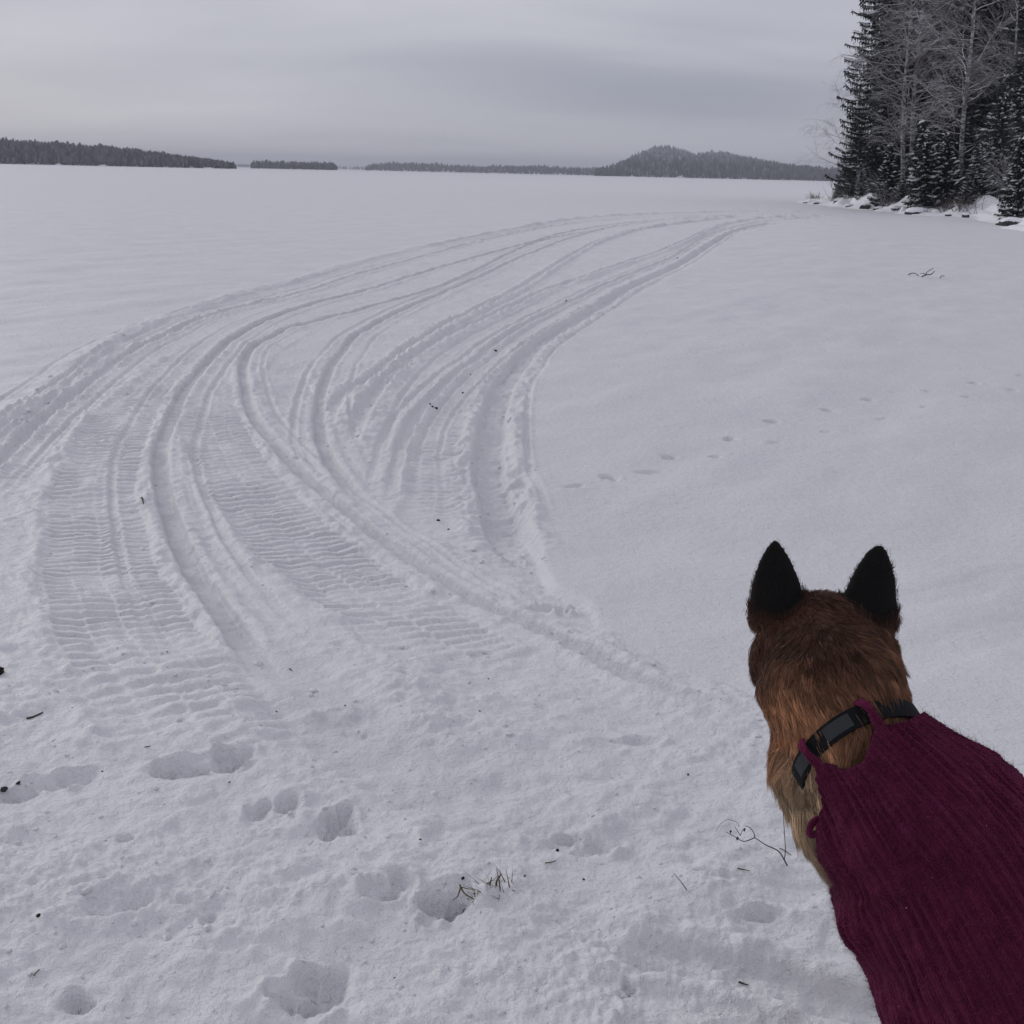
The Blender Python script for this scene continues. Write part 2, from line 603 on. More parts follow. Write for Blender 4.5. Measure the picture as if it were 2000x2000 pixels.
def groove(key, depth, half, berm, rough, endfade=.3, packed=.0, off=0.0, smooth=.85, start=.9):
    line, reach = CENTERS[key]
    ii, d, s, over, L = signed_dist(X, Y, line, reach)
    d = d + off
    x, y = X[ii], Y[ii]
    wob = .010 * vnoise(s / .9, d * 0, 31 + len(key)) + .005 * vnoise(s / .14, d * 3, 33) * sstep(20, 8, R[ii])
    dd = np.abs(d + wob)
    ef = np.exp(-(over / endfade) ** 2) * sstep(0, start, s + .25 * (start < 1)) * sstep(L + .2, L - 1.5, s)
    fad = sstep(90, 66, R[ii]) * (1 + 1.5 * sstep(16, 48, R[ii]))
    bottom = sstep(half * 1.22, half * .78, dd)
    h = -depth * bottom
    bw = half * .75
    bm = np.exp(-((dd - half * 1.75) / bw) ** 2)
    stri = (vnoise(s / .055, d / .22, 41) * .6 + vnoise(s / .022, d / .12, 43) * .4) * sstep(19, 10, R[ii])
    clod = np.clip(fbm(s / .10, d / .07, 44, 2), -.3, 1) * sstep(24, 13, R[ii])
    h = h + berm * bm * (.55 + .45 * vnoise(s / .6, d * 2, 45)) + rough * bm * (clod + .5 * stri)
    wall = np.exp(-((dd - half * 1.0) / (half * .4)) ** 2)
    h = h + rough * .5 * wall * stri
    keep = bottom * ef * smooth
    h = h + (1 - smooth) * rough * .8 * bottom * (stri + clod)
    # pressed smooth: flatten earlier roughness in the groove
    base = blurred[ii]
    Hh[ii] = Hh[ii] * (1 - keep) + base * keep + h * ef * fad
    PK[ii] = np.maximum(PK[ii], packed * bottom * ef * fad * (.65 + .35 * vnoise(x / .06, y / .06, 47)))


def wallband(key, height, width, rough, flip=1, endfade=.5):
    """a rough, torn snow wall: a step of given height over the width"""
    line, reach = CENTERS[key]
    ii, d, s, over, L = signed_dist(X, Y, line, reach)
    d = d * flip + .03 * vnoise(s / .4, d * 0, 51)
    ef = np.exp(-(over / endfade) ** 2) * sstep(0, 1.2, s + .3) * sstep(L + .2, L - 2.0, s)
    fad = sstep(90, 66, R[ii]) * (1 + 1.5 * sstep(16, 48, R[ii]))
    bump_ = np.exp(-(d / width) ** 2)
    stri = (vnoise(s / .07, d / .3, 53) * .6 + vnoise(s / .028, d / .15, 54) * .4) * sstep(19, 10, R[ii])
    clod = fbm(s / .16, d / .10, 55, 2) * sstep(26, 14, R[ii]) + .5 * vnoise(s / 1.3, d / .12, 57) * sstep(10, 22, R[ii])
    Hh[ii] += (height * bump_ * (.7 + .4 * vnoise(s / .9, d, 56)) + rough * bump_ * (stri + .6 * clod)) * ef * fad


def belt(key, width, depth, amp, pitch, endfade=.4, chev=.0):
    line, reach = CENTERS[key]
    ii, d, s, over, L = signed_dist(X, Y, line, reach)
    d = d + .015 * vnoise(s / .8, d * 0, 61)
    ef = np.exp(-(over / endfade) ** 2) * sstep(0, 1.0, s + .2) * sstep(L + .2, L - 2.0, s)
    fad = sstep(16, 9, R[ii])
    prof = sstep(width * .5 + .04, width * .5 - .02, np.abs(d))
    lat = d / (width * .5)
    sh = s + chev * np.abs(lat) * pitch + .006 * vnoise(s / .6, d / .3, 62)
    # lugs print as blocks: four across, neighbours offset by half a pitch, every one pressed differently
    colm = np.floor((lat + 1) * 2.0)
    inner = np.abs((lat + 1) * 2.0 - colm - .5)
    bridge = sstep(.50, .36, inner)
    q = sh / pitch + .16 * np.mod(colm, 2) + .10 * vnoise(s / .5, d / .25, 66)
    row = np.floor(q)
    lug = hashn(row.astype(np.int64), colm.astype(np.int64), 67)
    wave = np.cos(2 * math.pi * (q - row))
    pitl = sstep(.25, -.55, wave) * (.35 + .65 * bridge)
    pres = np.clip(.70 + .75 * vnoise(s / .55, d / .22, 63), .38, 1.2)
    h = -depth + amp * .8 - amp * 2.0 * pitl * pres * (.55 + .7 * lug)
    edge = np.exp(-((np.abs(d) - width * .5 - .04) / .05) ** 2)
    h2 = .018 * edge * (.5 + .8 * fbm(s / .12, d / .08, 64, 2))
    keep = prof * ef * .75
    Hh[ii] = Hh[ii] * (1 - keep) + blurred[ii] * keep + (h * prof + h2 + .004 * n_small[ii] * prof) * ef * fad


# long fine scratches that runners and belts drag along their way
for key in ('A2', 'B', 'C', 'D', 'E', 'F', 'G', 'H', 'K1', 'K2', 'K4'):
    ii, d, s, over, L = signed_dist(X, Y, CENTERS[key][0], .55)
    e = np.exp(-(d / .30) ** 2) * np.exp(-(over / .3) ** 2) * sstep(0, 1, s) * sstep(L, L - 2, s)
    Hh[ii] += e * (.0055 * vnoise(s / 1.6, d / .045, 35) + .0035 * vnoise(s / .8, d / .020, 36)) * sstep(70, 40, R[ii])
blurred = blur(Hh.copy(), 24)
belt('K5', .40, .012, .0075, .080)
belt('K1', .50, .016, .0120, .086)
belt('K3', .44, .012, .0075, .078)
belt('K4', .40, .024, .0085, .080)
belt('K2', .50, .016, .0130, .090)
# torn walls and banks
wallband('A', .042, .17, .022)
wallband('E', .036, .10, .022)
wallband('F', .036, .10, .022)
blurred = blur(Hh.copy(), 16)
groove('A2', .032, .042, .028, .016, smooth=.6)
groove('B', .036, .052, .018, .012, packed=.8)
groove('C', .036, .044, .015, .010, packed=.7)
groove('D', .036, .046, .018, .012, packed=.6)
groove('E', .034, .060, .026, .020, off=-.12, smooth=.3, start=2.4)
groove('F', .034, .060, .026, .020, off=-.12, smooth=.3, start=2.8)
groove('G', .030, .042, .030, .012, start=1.8)
groove('H', .075, .105, .034, .028, smooth=.3)

groove('P', .022, .15, .014, .010, packed=.35, smooth=.8, start=.8)
# thinner passes of the same machines, side by side with the deep ones
for key, off, dep, half in (('A2', .22, .014, .022), ('A2', -.26, .016, .026), ('A2', -.52, .012, .020), ('B', .24, .014, .024), ('B', -.30, .012, .020), ('C', .20, .010, .018), ('D', -.20, .016, .024), ('D', .26, .012, .020),
                            ('E', .10, .016, .026), ('F', .14, .014, .022), ('G', -.16, .016, .024), ('G', .14, .012, .018), ('H', .28, .014, .022), ('K4', .05, .010, .018), ('A', .10, .014, .022)):
    groove(key, dep, half, dep * .8, .006, off=off, smooth=.4, start=2.5)

# prints: (px, py, half width m, half length m, turn, depth, rim)
PRINTS = [(345, 1490, .11, .07, .1, .085, .016), (450, 1472, .085, .085, .5, .10, .018), (516, 1578, .09, .10, .3, .055, .014), (655, 1592, .07, .10, -.2, .07, .016),
          (570, 1560, .05, .05, 0, .03, .006), (605, 1925, .13, .10, .35, .075, .018), (560, 1935, .07, .06, .2, .03, .01), (755, 1738, .10, .09, .4, .05, .015), (868, 1755, .12, .075, .1, .085, .012),
          (832, 1790, .045, .035, 0, .03, .006), (700, 1720, .035, .03, 0, .025, .004), (245, 1625, .04, .03, 0, .03, .005), (1230, 1935, .03, .025, 0, .03, .004),
          (410, 1790, .04, .04, 0, .03, .006), (25, 1540, .10, .05, .3, .05, .01), (130, 1505, .16, .06, .4, .05, .012), (210, 1760, .14, .09, .5, .035, .01),
          (150, 1960, .06, .05, .2, .04, .01), (1390, 1720, .08, .04, -.3, .03, .008), (1130, 1640, .16, .06, -.2, .035, .016), (1090, 1180, .16, .10, -.5, .05, .03), (1000, 1085, .10, .06, -.5, .03, .02), (1250, 1440, .12, .05, -.1, .03, .01),
          (690, 1395, .22, .10, -.4, .025, .008), (1490, 1790, .08, .03, -.1, .025, .006)]
FOX = [(1191, 935), (1305, 891), (1424, 857), (1510, 822), (1616, 799), (1699, 778), (1813, 763), (1903, 747), (1996, 734)]
FOX2 = [(1124, 955), (1269, 920), (1398, 894), (1518, 867), (1616, 841), (1719, 815), (1807, 796), (1890, 778), (1973, 763)]
PRINTS += [(x, y, .066, .062, .2, .066, .008) for x, y in FOX] + [(x, y, .085, .050, .4, .022 + .012 * (i > 5), .003) for i, (x, y) in enumerate(FOX2)]
for (px, py, a, bq, turn, dep, rim) in PRINTS:
    if py > 1000:
        a, bq, dep = a * .52, bq * .52, dep * .58
    c = gpt(px, py)
    sel = np.nonzero((np.abs(X - c[0]) < .5) & (np.abs(Y - c[1]) < .5))
    if not len(sel[0]):
        continue
    x, y = X[sel] - c[0], Y[sel] - c[1]
    ct, st = math.cos(turn), math.sin(turn)
    ux, uy = (x * ct + y * st) / a, (-x * st + y * ct) / bq
    q = np.sqrt(ux * ux + uy * uy) + .24 * vnoise(X[sel] / .05, Y[sel] / .05, 71) + .22 * vnoise(X[sel] / .11, Y[sel] / .11, 72) + .10 * vnoise(X[sel] / .02, Y[sel] / .02, 76)
    # several overlapping dents: heel, toes, the slide of the foot on its way out
    rgp = np.random.default_rng(int(px * 3 + py))
    dent = np.zeros(len(x))
    for k_ in range(5 if py > 1000 else 2):
        ox, oy = rgp.normal(size=2) * (.42 if py > 1000 else .2)
        sx_, sy_ = rgp.uniform(.45, .85, 2)
        g_ = ((ux - ox) / sx_) ** 2 + ((uy - oy) / sy_) ** 2
        g_ = np.sqrt(g_) + .22 * vnoise(X[sel] / .035, Y[sel] / .035, 71 + k_) + .12 * vnoise(X[sel] / .014, Y[sel] / .014, 81 + k_)
        dent = np.maximum(dent, rgp.uniform(.55, 1.0) * sstep(1.35, .15, g_))
    slide = np.exp(-(ux / .9) ** 2 - ((uy + 1.0) / .7) ** 2) * .25
    Hh[sel] += -dep * 1.25 * (dent + slide * (py > 1000)) * (1 + .30 * vnoise(X[sel] / .03, Y[sel] / .03, 73) + .18 * vnoise(X[sel] / .012, Y[sel] / .012, 75)) \
        + rim * np.exp(-((q - 1.35) / .30) ** 2) * np.clip(.4 + 1.1 * vnoise(X[sel] / .045, Y[sel] / .04, 74), 0, 1.3)
# old sledge ruts over the beach, at the lower right
for pts, dep, w in (([(1010, 1745), (1200, 1830), (1420, 1910), (1700, 1985), (2100, 2080)], .04, .05), ([(960, 1770), (1150, 1870), (1400, 1965), (1650, 2040)], .02, .06), ([(1100, 1745), (1300, 1800), (1560, 1860), (1900, 1930)], .022, .08),
                    ([(1350, 1290), (1600, 1215), (2000, 1120), (2300, 1070)], .007, .10), ([(1450, 1390), (1750, 1290), (2100, 1180)], .009, .12)):
    ii, d, s, over, L = signed_dist(X, Y, ground_line(pts), .5)
    e = np.exp(-(over / .2) ** 2) * sstep(0, .5, s) * sstep(L, L - .5, s)
    dd = np.abs(d + .02 * vnoise(s / .25, d, 81))
    Hh[ii] += (-dep * sstep(w * 1.3, w * .5, dd) + dep * .5 * np.exp(-((dd - w * 1.7) / (w * .6)) ** 2)) * e

ZB = shore_rise(GX, GY)
PKF = np.zeros_like(GX)
ZF = ZB + .01 * vnoise(GX / 3.0, GY / 3.0, 91) * (RR < 60)
ZF[core_r, core_c] = ZB[core_r, core_c] + Hh
PKF[core_r, core_c] = PK
# earth's sheet sinks a little beyond the far shores so that no edge shows
V = np.column_stack([GX.ravel(), GY.ravel(), ZF.ravel()])
i0 = (np.arange(NR - 1)[:, None] * NC + np.arange(NC - 1)[None, :]).ravel()
F = np.column_stack([i0, i0 + 1, i0 + NC + 1, i0 + NC])[:, ::-1]
# close the ring behind the camera
j0 = np.arange(NR - 1) * NC
F2 = np.column_stack([j0 + NC - 1, j0, j0 + NC, j0 + 2 * NC - 1])[:, ::-1]
me = mesh_np('snow_ground', V, [F.astype(np.int32), F2.astype(np.int32)])
a = me.attributes.new('packed', 'FLOAT', 'POINT')
a.data.foreach_set('value', np.clip(PKF, 0, 1).ravel().astype(np.float32))
ground = ob('snow_ground', me, M['snow'])
tag(ground, 'snow-covered beach and frozen lake crossed by curving snowmobile tracks', None, None, 'structure')


def zground(x, y):
    """height of the modelled snow at a point"""
    r = math.hypot(x, y)
    aa = math.atan2(x, y)
    if abs(aa) > rad(34) or r > 70:
        return float(shore_rise(np.array(x), np.array(y)))
    i = int(np.clip(np.searchsorted(rows, r), 1, NR - 1))
    j = int(np.clip(np.searchsorted(az, aa), 1, NC - 1))
    i = i if abs(rows[i] - r) < abs(rows[i - 1] - r) else i - 1
    j = j if abs(az[j] - aa) < abs(az[j - 1] - aa) else j - 1
    return float(ZF[i, j])


def gpz(px, py):
    """photo pixel -> point on the modelled snow"""
    d = ray(px, py)
    z = gpt(px, py)[2]
    for _ in range(12):
        p = CAMP + (z - CAM_Z) / d[2] * d
        z = .5 * z + .5 * zground(p[0], p[1])
    return np.array([p[0], p[1], zground(p[0], p[1])])

# ------------------------------------------------------------------ far shores and islands
M['far_wood'] = new_mat('far_wood', (0.03, 0.035, 0.04), 0.9, 0.1)
nt = M['far_wood'].node_tree
at = nt.nodes.new('ShaderNodeAttribute')
at.attribute_name = 'tint'
nt.links.new(at.outputs['Color'], nt.nodes['Principled BSDF'].inputs['Base Color'])


def far_point(px, dist):
    d = ray(px, 337.5 + .0225 * (px - 1000))
    k = dist / math.hypot(d[0], d[1])
    return np.array([d[0] * k, d[1] * k])


def far_shore(name, wood_label, land_label, prof, dist, depth, tree_h, count, frost, seed, birch=.3, dark=(.020, .026, .030)):
    """prof: (px, height of the ground in m, depth factor); trees fill the strip"""
    rg = np.random.default_rng(seed)
    pxs = np.array([p[0] for p in prof], float)
    hs = np.array([p[1] for p in prof], float)
    dep = np.array([p[2] for p in prof], float) * depth
    # land: a low ridge from shoreline to behind
    ns, nd = 160, 14
    PX = np.linspace(pxs[0], pxs[-1], ns)
    HS = np.interp(PX, pxs, hs)
    DP = np.interp(PX, pxs, dep)
    V = np.zeros((ns, nd, 3))
    for i in range(ns):
        sh = dist + 6 * math.sin(i * .35 + seed) + 4 * math.sin(i * .83)
        for j in range(nd):
            f = j / (nd - 1)
            p = far_point(PX[i], sh + f * DP[i] * 2)
            w = math.sin(math.pi * min(f * 1.0, 1.0)) ** .8 if f > 0 else 0
            V[i, j] = (p[0], p[1], HS[i] * w + (0.6 if 0 < j < nd - 1 else -.3))
    V = V.reshape(-1, 3)
    i0 = (np.arange(ns - 1)[:, None] * nd + np.arange(nd - 1)[None]).ravel()
    Fq = np.column_stack([i0, i0 + nd, i0 + nd + 1, i0 + 1])[:, ::-1]
    land = ob(name, mesh_np(name, V, Fq), M['snow_far'])
    tag(land, land_label, None, None, 'structure')
    # wood
    sides = 5
    ang = np.linspace(0, 2 * math.pi, sides, endpoint=False)
    VV, FF, CC = [], [], []
    base = 0
    px = rg.uniform(pxs[0] + 2, pxs[-1] - 2, count)
    fd = rg.uniform(.0, .62, count) ** 1.35
    for k in range(count):
        H0 = np.interp(px[k], pxs, hs)
        DPk = np.interp(px[k], pxs, dep)
        p = far_point(px[k], dist - 5 + fd[k] * DPk * 2)
        z = H0 * math.sin(math.pi * fd[k]) ** .8
        edge = min(1, (px[k] - pxs[0]) / 10 + .45, (pxs[-1] - px[k]) / 10 + .45)
        hgt = tree_h * (rg.uniform(.65, 1.05) if rg.random() < .9 else rg.uniform(1.0, 1.25)) * edge * (np.interp(px[k], (250, 460), (1, .62)) if dist < 1000 else 1)
        bir = rg.random() < birch
        rad0 = hgt * (rg.uniform(.20, .28) if bir else rg.uniform(.13, .19))
        # a ragged crown: rings of unequal radius
        if bir:
            prof_t = ((.02, .2), (.35, .95), (.62, .95), (.88, .4))
        else:
            prof_t = ((.03, .95), (.34, .85), (.38, 1.0), (.70, .45))
        nr = len(prof_t)
        ring = []
        for (tz, rr) in prof_t:
            q = rad0 * rr * rg.uniform(.75, 1.25, sides)
            ring.append(np.column_stack([p[0] + q * np.cos(ang), p[1] + q * np.sin(ang), z + hgt * tz + hgt * .03 * rg.normal(size=sides)]))
        top = np.array([[p[0] + hgt * .01 * rg.normal(), p[1], z + hgt]])
        VV.append(np.vstack(ring + [top]))
        f = []
        for a_ in range(nr - 1):
            for s in range(sides):
                s2 = (s + 1) % sides
                o = base + a_ * sides
                f.append((o + s, o + s2, o + sides + s2))
                f.append((o + s, o + sides + s2, o + sides + s))
        o = base + (nr - 1) * sides
        for s in range(sides):
            f.append((o + s, o + (s + 1) % sides, base + nr * sides))
        FF.append(np.array(f))
        fr = np.clip(frost(px[k], z + hgt * .5) + rg.normal() * .10, 0, .9)
        cc = np.array(dark) * rg.uniform(.6, 1.5) if not bir else np.array((.075, .070, .080)) * rg.uniform(.6, 1.3)
        cc = cc * (1 - fr) + np.array((.46, .47, .52)) * fr
        CC.append(np.tile(np.append(cc, 1.0), (nr * sides + 1, 1)))
        base += nr * sides + 1
    me = mesh_np(name + '_wood', np.vstack(VV), np.vstack(FF), smooth=False)
    at_ = me.attributes.new('tint', 'FLOAT_COLOR', 'POINT')
    at_.data.foreach_set('color', np.vstack(CC).astype(np.float32).ravel())
    wood = ob('far_forest', me, M['far_wood'])
    tag(wood, wood_label, 'forest', None, 'stuff')


far_shore('wooded_shore', 'long dark wooded shore that slopes down to a point across the ice', 'snowy land under the long wooded shore',
          [(-420, 15, 1), (-200, 14.5, 1), (0, 13, 1), (100, 12, 1), (200, 10, 1), (300, 7.2, .9), (380, 4.6, .8), (440, 2.0, .6), (463, .6, .3)], 900, 70, 6.8, 4600,
          lambda px, z: .03 + .06 * (z > 13), 3, birch=.38)
far_shore('small_island', 'small low island of dark even trees between the wooded shores', 'snowy ground of the small low island',
          [(488, .4, .4), (520, 1.4, 1), (590, 1.8, 1), (640, 1.0, .8), (660, .4, .4)], 1500, 40, 9.5, 520, lambda px, z: .02, 4, birch=.1)
far_shore('distant_shore', 'faint low wooded shore on the horizon behind the islands', 'snowy ground of the faint low shore',
          [(380, 1, .6), (520, 2, 1), (640, 2.5, 1), (700, 2, 1), (780, 1, .5)], 4200, 80, 12, 500, lambda px, z: .12, 5, birch=.2)
far_shore('low_ridge', 'low wooded ridge with a rounded end, left of the hill', 'snowy ground of the low wooded ridge',
          [(712, .5, .4), (740, 7, .8), (780, 9.5, 1), (850, 8.5, 1), (930, 5.5, 1), (1000, 8.5, 1), (1060, 9.5, 1), (1120, 8, 1), (1180, 7, 1), (1230, 6, 1)], 2300, 120, 11, 1700, lambda px, z: .04, 6, birch=.2)
far_shore('hill', 'wooded hill with two frosted humps rising over the far ice', 'snow-covered ground of the two-humped hill',
          [(1158, .5, .3), (1178, 2, .5), (1210, 13, .8), (1240, 27, 1), (1275, 40, 1), (1298, 42.5, 1), (1330, 37, 1), (1352, 29, 1), (1380, 33, 1), (1400, 34, 1), (1430, 30, 1), (1480, 22, 1), (1540, 15, 1), (1620, 10, 1), (1700, 8, 1), (1800, 7, 1), (2100, 6, 1)],
          1750, 130, 12.0, 6200, lambda px, z: np.clip((z - 16) / 42, 0, .55), 7, birch=.22)

# ------------------------------------------------------------------ the wooded point on the right: bank, rocks, spruces, birches, brush
M['bark'] = new_mat('bark', (0.06, 0.05, 0.045), .95, .1)
M['needle'] = new_mat('needle', (0.014, 0.022, 0.016), .8, .15)
vary(M['needle'], (.010, .014, .012), (.050, .058, .055), 1.1)
M['snow_clump'] = new_mat('snow_clump', (.80, .805, .83), .75, .2)
M['frosty_needle'] = new_mat('frosty_needle', (.03, .04, .034), .8, .15)
vary(M['frosty_needle'], (.02, .028, .024), (.10, .11, .115), 1.4)
m = new_mat('birch_bark', (.5, .5, .5), .85, .15)
nt = m.node_tree
t = nt.nodes.new('ShaderNodeTexCoord')
mpn = nt.nodes.new('ShaderNodeMapping')
mpn.inputs['Scale'].default_value = (2.2, 2.2, 5.5)
nt.links.new(t.outputs['Object'], mpn.inputs[0])
n = nt.nodes.new('ShaderNodeTexNoise')
n.inputs['Scale'].default_value = 1.4
n.inputs['Detail'].default_value = 5
nt.links.new(mpn.outputs[0], n.inputs['Vector'])
r = nt.nodes.new('ShaderNodeValToRGB')
r.color_ramp.elements[0].position = .40
r.color_ramp.elements[0].color = (.07, .066, .066, 1)
r.color_ramp.elements[1].position = .56
r.color_ramp.elements[1].color = (.36, .35, .36, 1)
nt.links.new(n.outputs[0], r.inputs[0])
nt.links.new(r.outputs[0], nt.nodes['Principled BSDF'].inputs['Base Color'])
M['birch_bark'] = m
M['twig'] = new_mat('twig', (.145, .13, .135), .9, .1)
add_settled_snow(M['twig'], .25, .85, 3.0, .3)
M['brush'] = new_mat('brush', (.10, .075, .065), .9, .1)
vary(M['brush'], (.06, .045, .042), (.17, .14, .13), 2.0)
M['rock'] = new_mat('rock', (.05, .05, .055), .85, .3)
vary(M['rock'], (.022, .022, .026), (.10, .098, .10), 3.0)
link_noise_bump(M['rock'], (4.0,), .7, (.08,))

# shoreline of the point, from its tip round to the right edge of the view and beyond
SHORE = np.array([far_point(x, d) for x, d in ((1560, 100), (1590, 90), (1640, 83), (1700, 76), (1760, 71.5), (1820, 69), (1880, 67), (1930, 64), (1965, 58), (1995, 53), (2040, 49), (2120, 46), (2300, 42))])
SPTS, SSS = spline(SHORE, .5)
stan = np.gradient(SPTS, axis=0)
stan /= np.linalg.norm(stan, axis=1)[:, None]
SNRM = np.column_stack([-stan[:, 1], stan[:, 0]])      # inland side: left of travel (away from the lake)
if np.dot(SNRM[len(SNRM) // 2], np.array([.4, .9])) < 0:
    SNRM = -SNRM


def bank_h(s, w):
    """height of the bank, s along the shore, w metres inland"""
    tip = np.clip(s / 16.0, .12, 1)
    h = (.75 * sstep(-.4, 3.2, w) + .10 * np.clip(w, 0, 14)) * tip
    h = h + .30 * fbm(s / 1.1, w / .8, 101, 3) * sstep(-.2, .8, w) * sstep(30, 3, w)
    return h - .12 * (w < -.3)


ns = len(SPTS)
ws = np.concatenate([np.linspace(-.6, 4, 26), np.linspace(4.5, 40, 16)])
SG, WG = np.meshgrid(SSS, ws, indexing='ij')
wob = .5 * vnoise(SG / 1.8, WG * 0, 103)
BX = SPTS[:, 0][:, None] + SNRM[:, 0][:, None] * (WG + wob * (WG < 4))
BY = SPTS[:, 1][:, None] + SNRM[:, 1][:, None] * (WG + wob * (WG < 4))
BZ = bank_h(SG, WG)
V = np.column_stack([BX.ravel(), BY.ravel(), BZ.ravel()])
nw = len(ws)
i0 = (np.arange(ns - 1)[:, None] * nw + np.arange(nw - 1)[None]).ravel()
bank_o = ob('shore_bank', mesh_np('shore_bank', V, np.column_stack([i0, i0 + nw, i0 + nw + 1, i0 + 1])), M['snow_far'])
tag(bank_o, 'lumpy snow-covered bank of the wooded point', None, None, 'structure')


def on_bank(px, w):
    """a point w metres inland of where the shoreline shows at px"""
    d = np.array([far_point(px, 1.0)[0], far_point(px, 1.0)[1]])
    q = SPTS + SNRM * w
    cr = np.abs(q[:, 0] * d[1] - q[:, 1] * d[0]) / np.linalg.norm(q, axis=1)
    i = int(np.argmin(cr))
    return np.array([q[i, 0], q[i, 1], float(bank_h(np.array(SSS[i]), np.array(w)))])


def spruce_meshes(seed, H, R, snow=.35, low=.05, power=.72, frosty=False):
    """trunk mesh and crown mesh (needle sprays, snow clumps)"""
    rg = np.random.default_rng(seed)
    tb = MB()
    zz = np.linspace(-.3, H, 9)
    tb.tube(np.column_stack([.05 * np.sin(zz * .6), .05 * np.cos(zz * .5), zz]), np.linspace(.17 + H * .006, .02, 9), 7)
    trunk = tb.mesh('trunk')
    V, F3, MI = [], [], []
    nv = 0

    def quad(a, b_, c, d, mi):
        nonlocal nv
        V.extend((a, b_, c, d))
        F3.append((nv, nv + 1, nv + 2, nv + 3))
        MI.append(mi)
        nv += 4

    z = low * H
    up = np.array([0, 0, 1.0])
    while z < H * .985:
        f = z / H
        L = R * (1 - f) ** power
        nb = int(rg.integers(6, 9)) if f < .85 else 5
        a0 = rg.uniform(0, 6.28)
        for k in range(nb):
            aa = a0 + k * 6.283 / nb + rg.normal() * .18
            l = max(.25, L * rg.uniform(.70, 1.14))
            d = np.array([math.cos(aa), math.sin(aa), 0.0])
            side = np.array([-d[1], d[0], 0.0])
            droop = rg.uniform(.30, .55) * (1 - .6 * f)
            nst = max(3, int(l / .30))
            pts = []
            for i in range(nst + 1):
                t_ = i / nst
                pts.append(np.array([0, 0, z + rg.normal() * .02]) + d * l * t_ + up * l * (-.9 * droop * t_ + (.75 * droop) * t_ ** 3 * 1.1 + .12 * (1 - f) * 0))
            heavy = rg.random() < snow
            for i in range(nst):
                p, q = pts[i], pts[i + 1]
                t_ = (i + .5) / nst
                wdt = .16 + .30 * min(1, l / 2.2) * (1 - t_ * .75)
                # spray: flat side twigs, ragged, and narrow hanging twigs
                for sg in (-1, 1):
                    for o_ in (.0, .5):
                        s0_ = p + (q - p) * o_
                        e_ = side * sg * wdt * rg.uniform(.6, 1.35) + d * wdt * rg.uniform(.4, .9) - up * wdt * rg.uniform(.1, .6)
                        quad(s0_, s0_ + (q - p) * .45, s0_ + e_ + d * .05, s0_ + e_ - d * .02, 0)
                for o_ in (.1, .45, .8):
                    s0_ = p + (q - p) * o_ + side * rg.normal() * .12
                    hang = rg.uniform(.12, .46) * (.35 + .65 * min(1, l / 2.5))
                    quad(s0_ - d * .045, s0_ + d * .045, s0_ + d * .012 - up * hang + side * rg.normal() * .05, s0_ - d * .012 - up * hang, 0)
                if t_ > .30 and rg.random() < (.55 if heavy else .08):
                    s_ = wdt * rg.uniform(.5, 1.15)
                    c = (p + q) / 2 + up * .05 + side * rg.normal() * wdt * .35
                    e = (q - p) * rg.uniform(.6, 1.15)
                    th = rg.uniform(.05, .13)
                    b0, b1, b2, b3 = c - e + side * s_ * .5, c + e * .9 + side * s_ * .4, c + e * .9 - side * s_ * .4, c - e - side * s_ * .5
                    tp = c + up * th
                    for (x0, x1) in ((b0, b1), (b1, b2), (b2, b3), (b3, b0)):
                        V.extend((x0, x1, tp + (x1 - x0) * .2, tp - (x1 - x0) * .2))
                        F3.append((nv, nv + 1, nv + 2, nv + 3))
                        MI.append(1)
                        nv += 4
            # upturned tip
            tip = pts[-1]
            quad(tip - d * .12 + side * .07, tip - d * .12 - side * .07, tip + d * .14 + up * .12 - side * .01, tip + d * .14 + up * .12 + side * .01, 0)
        z += rg.uniform(.30, .46) * (1 - .35 * f) * max(.55, min(1, H / 14))
    me = mesh_np('crown', np.array(V), np.array(F3), smooth=False)
    me.polygons.foreach_set('material_index', np.array(MI, dtype=np.int32))
    me.materials.append(M['frosty_needle'] if frosty else M['needle'])
    me.materials.append(M['snow_clump'])
    trunk.materials.append(M['bark'])
    return trunk, me


SPR = {'tall': spruce_meshes(1, 27, 3.7, .36, .03, .55), 'tall2': spruce_meshes(2, 25, 3.5, .40, .03, .58), 'mid': spruce_meshes(3, 12, 2.8, .62), 'young': spruce_meshes(4, 5.2, 1.9, .70, .01, .85), 'laden': spruce_meshes(5, 7.5, 1.9, .95, .03, .8, True)}


def tree(kind, name, loc, label, group=None, scale=1.0, rz=0.0, lean=(0, 0), sz=1.0):
    e = empty(name, tuple(loc))
    e.rotation_euler = (Matrix.Rotation(lean[1] - .055, 3, 'Y') @ Matrix.Rotation(lean[0], 3, 'X') @ Matrix.Rotation(rz, 3, 'Z')).to_euler()
    e.scale = (scale, scale, scale * sz)
    tag(e, label, 'tree', group)
    tr, cr = SPR[kind]
    ob('trunk', tr, None, e)
    ob('crown', cr, None, e)
    return e


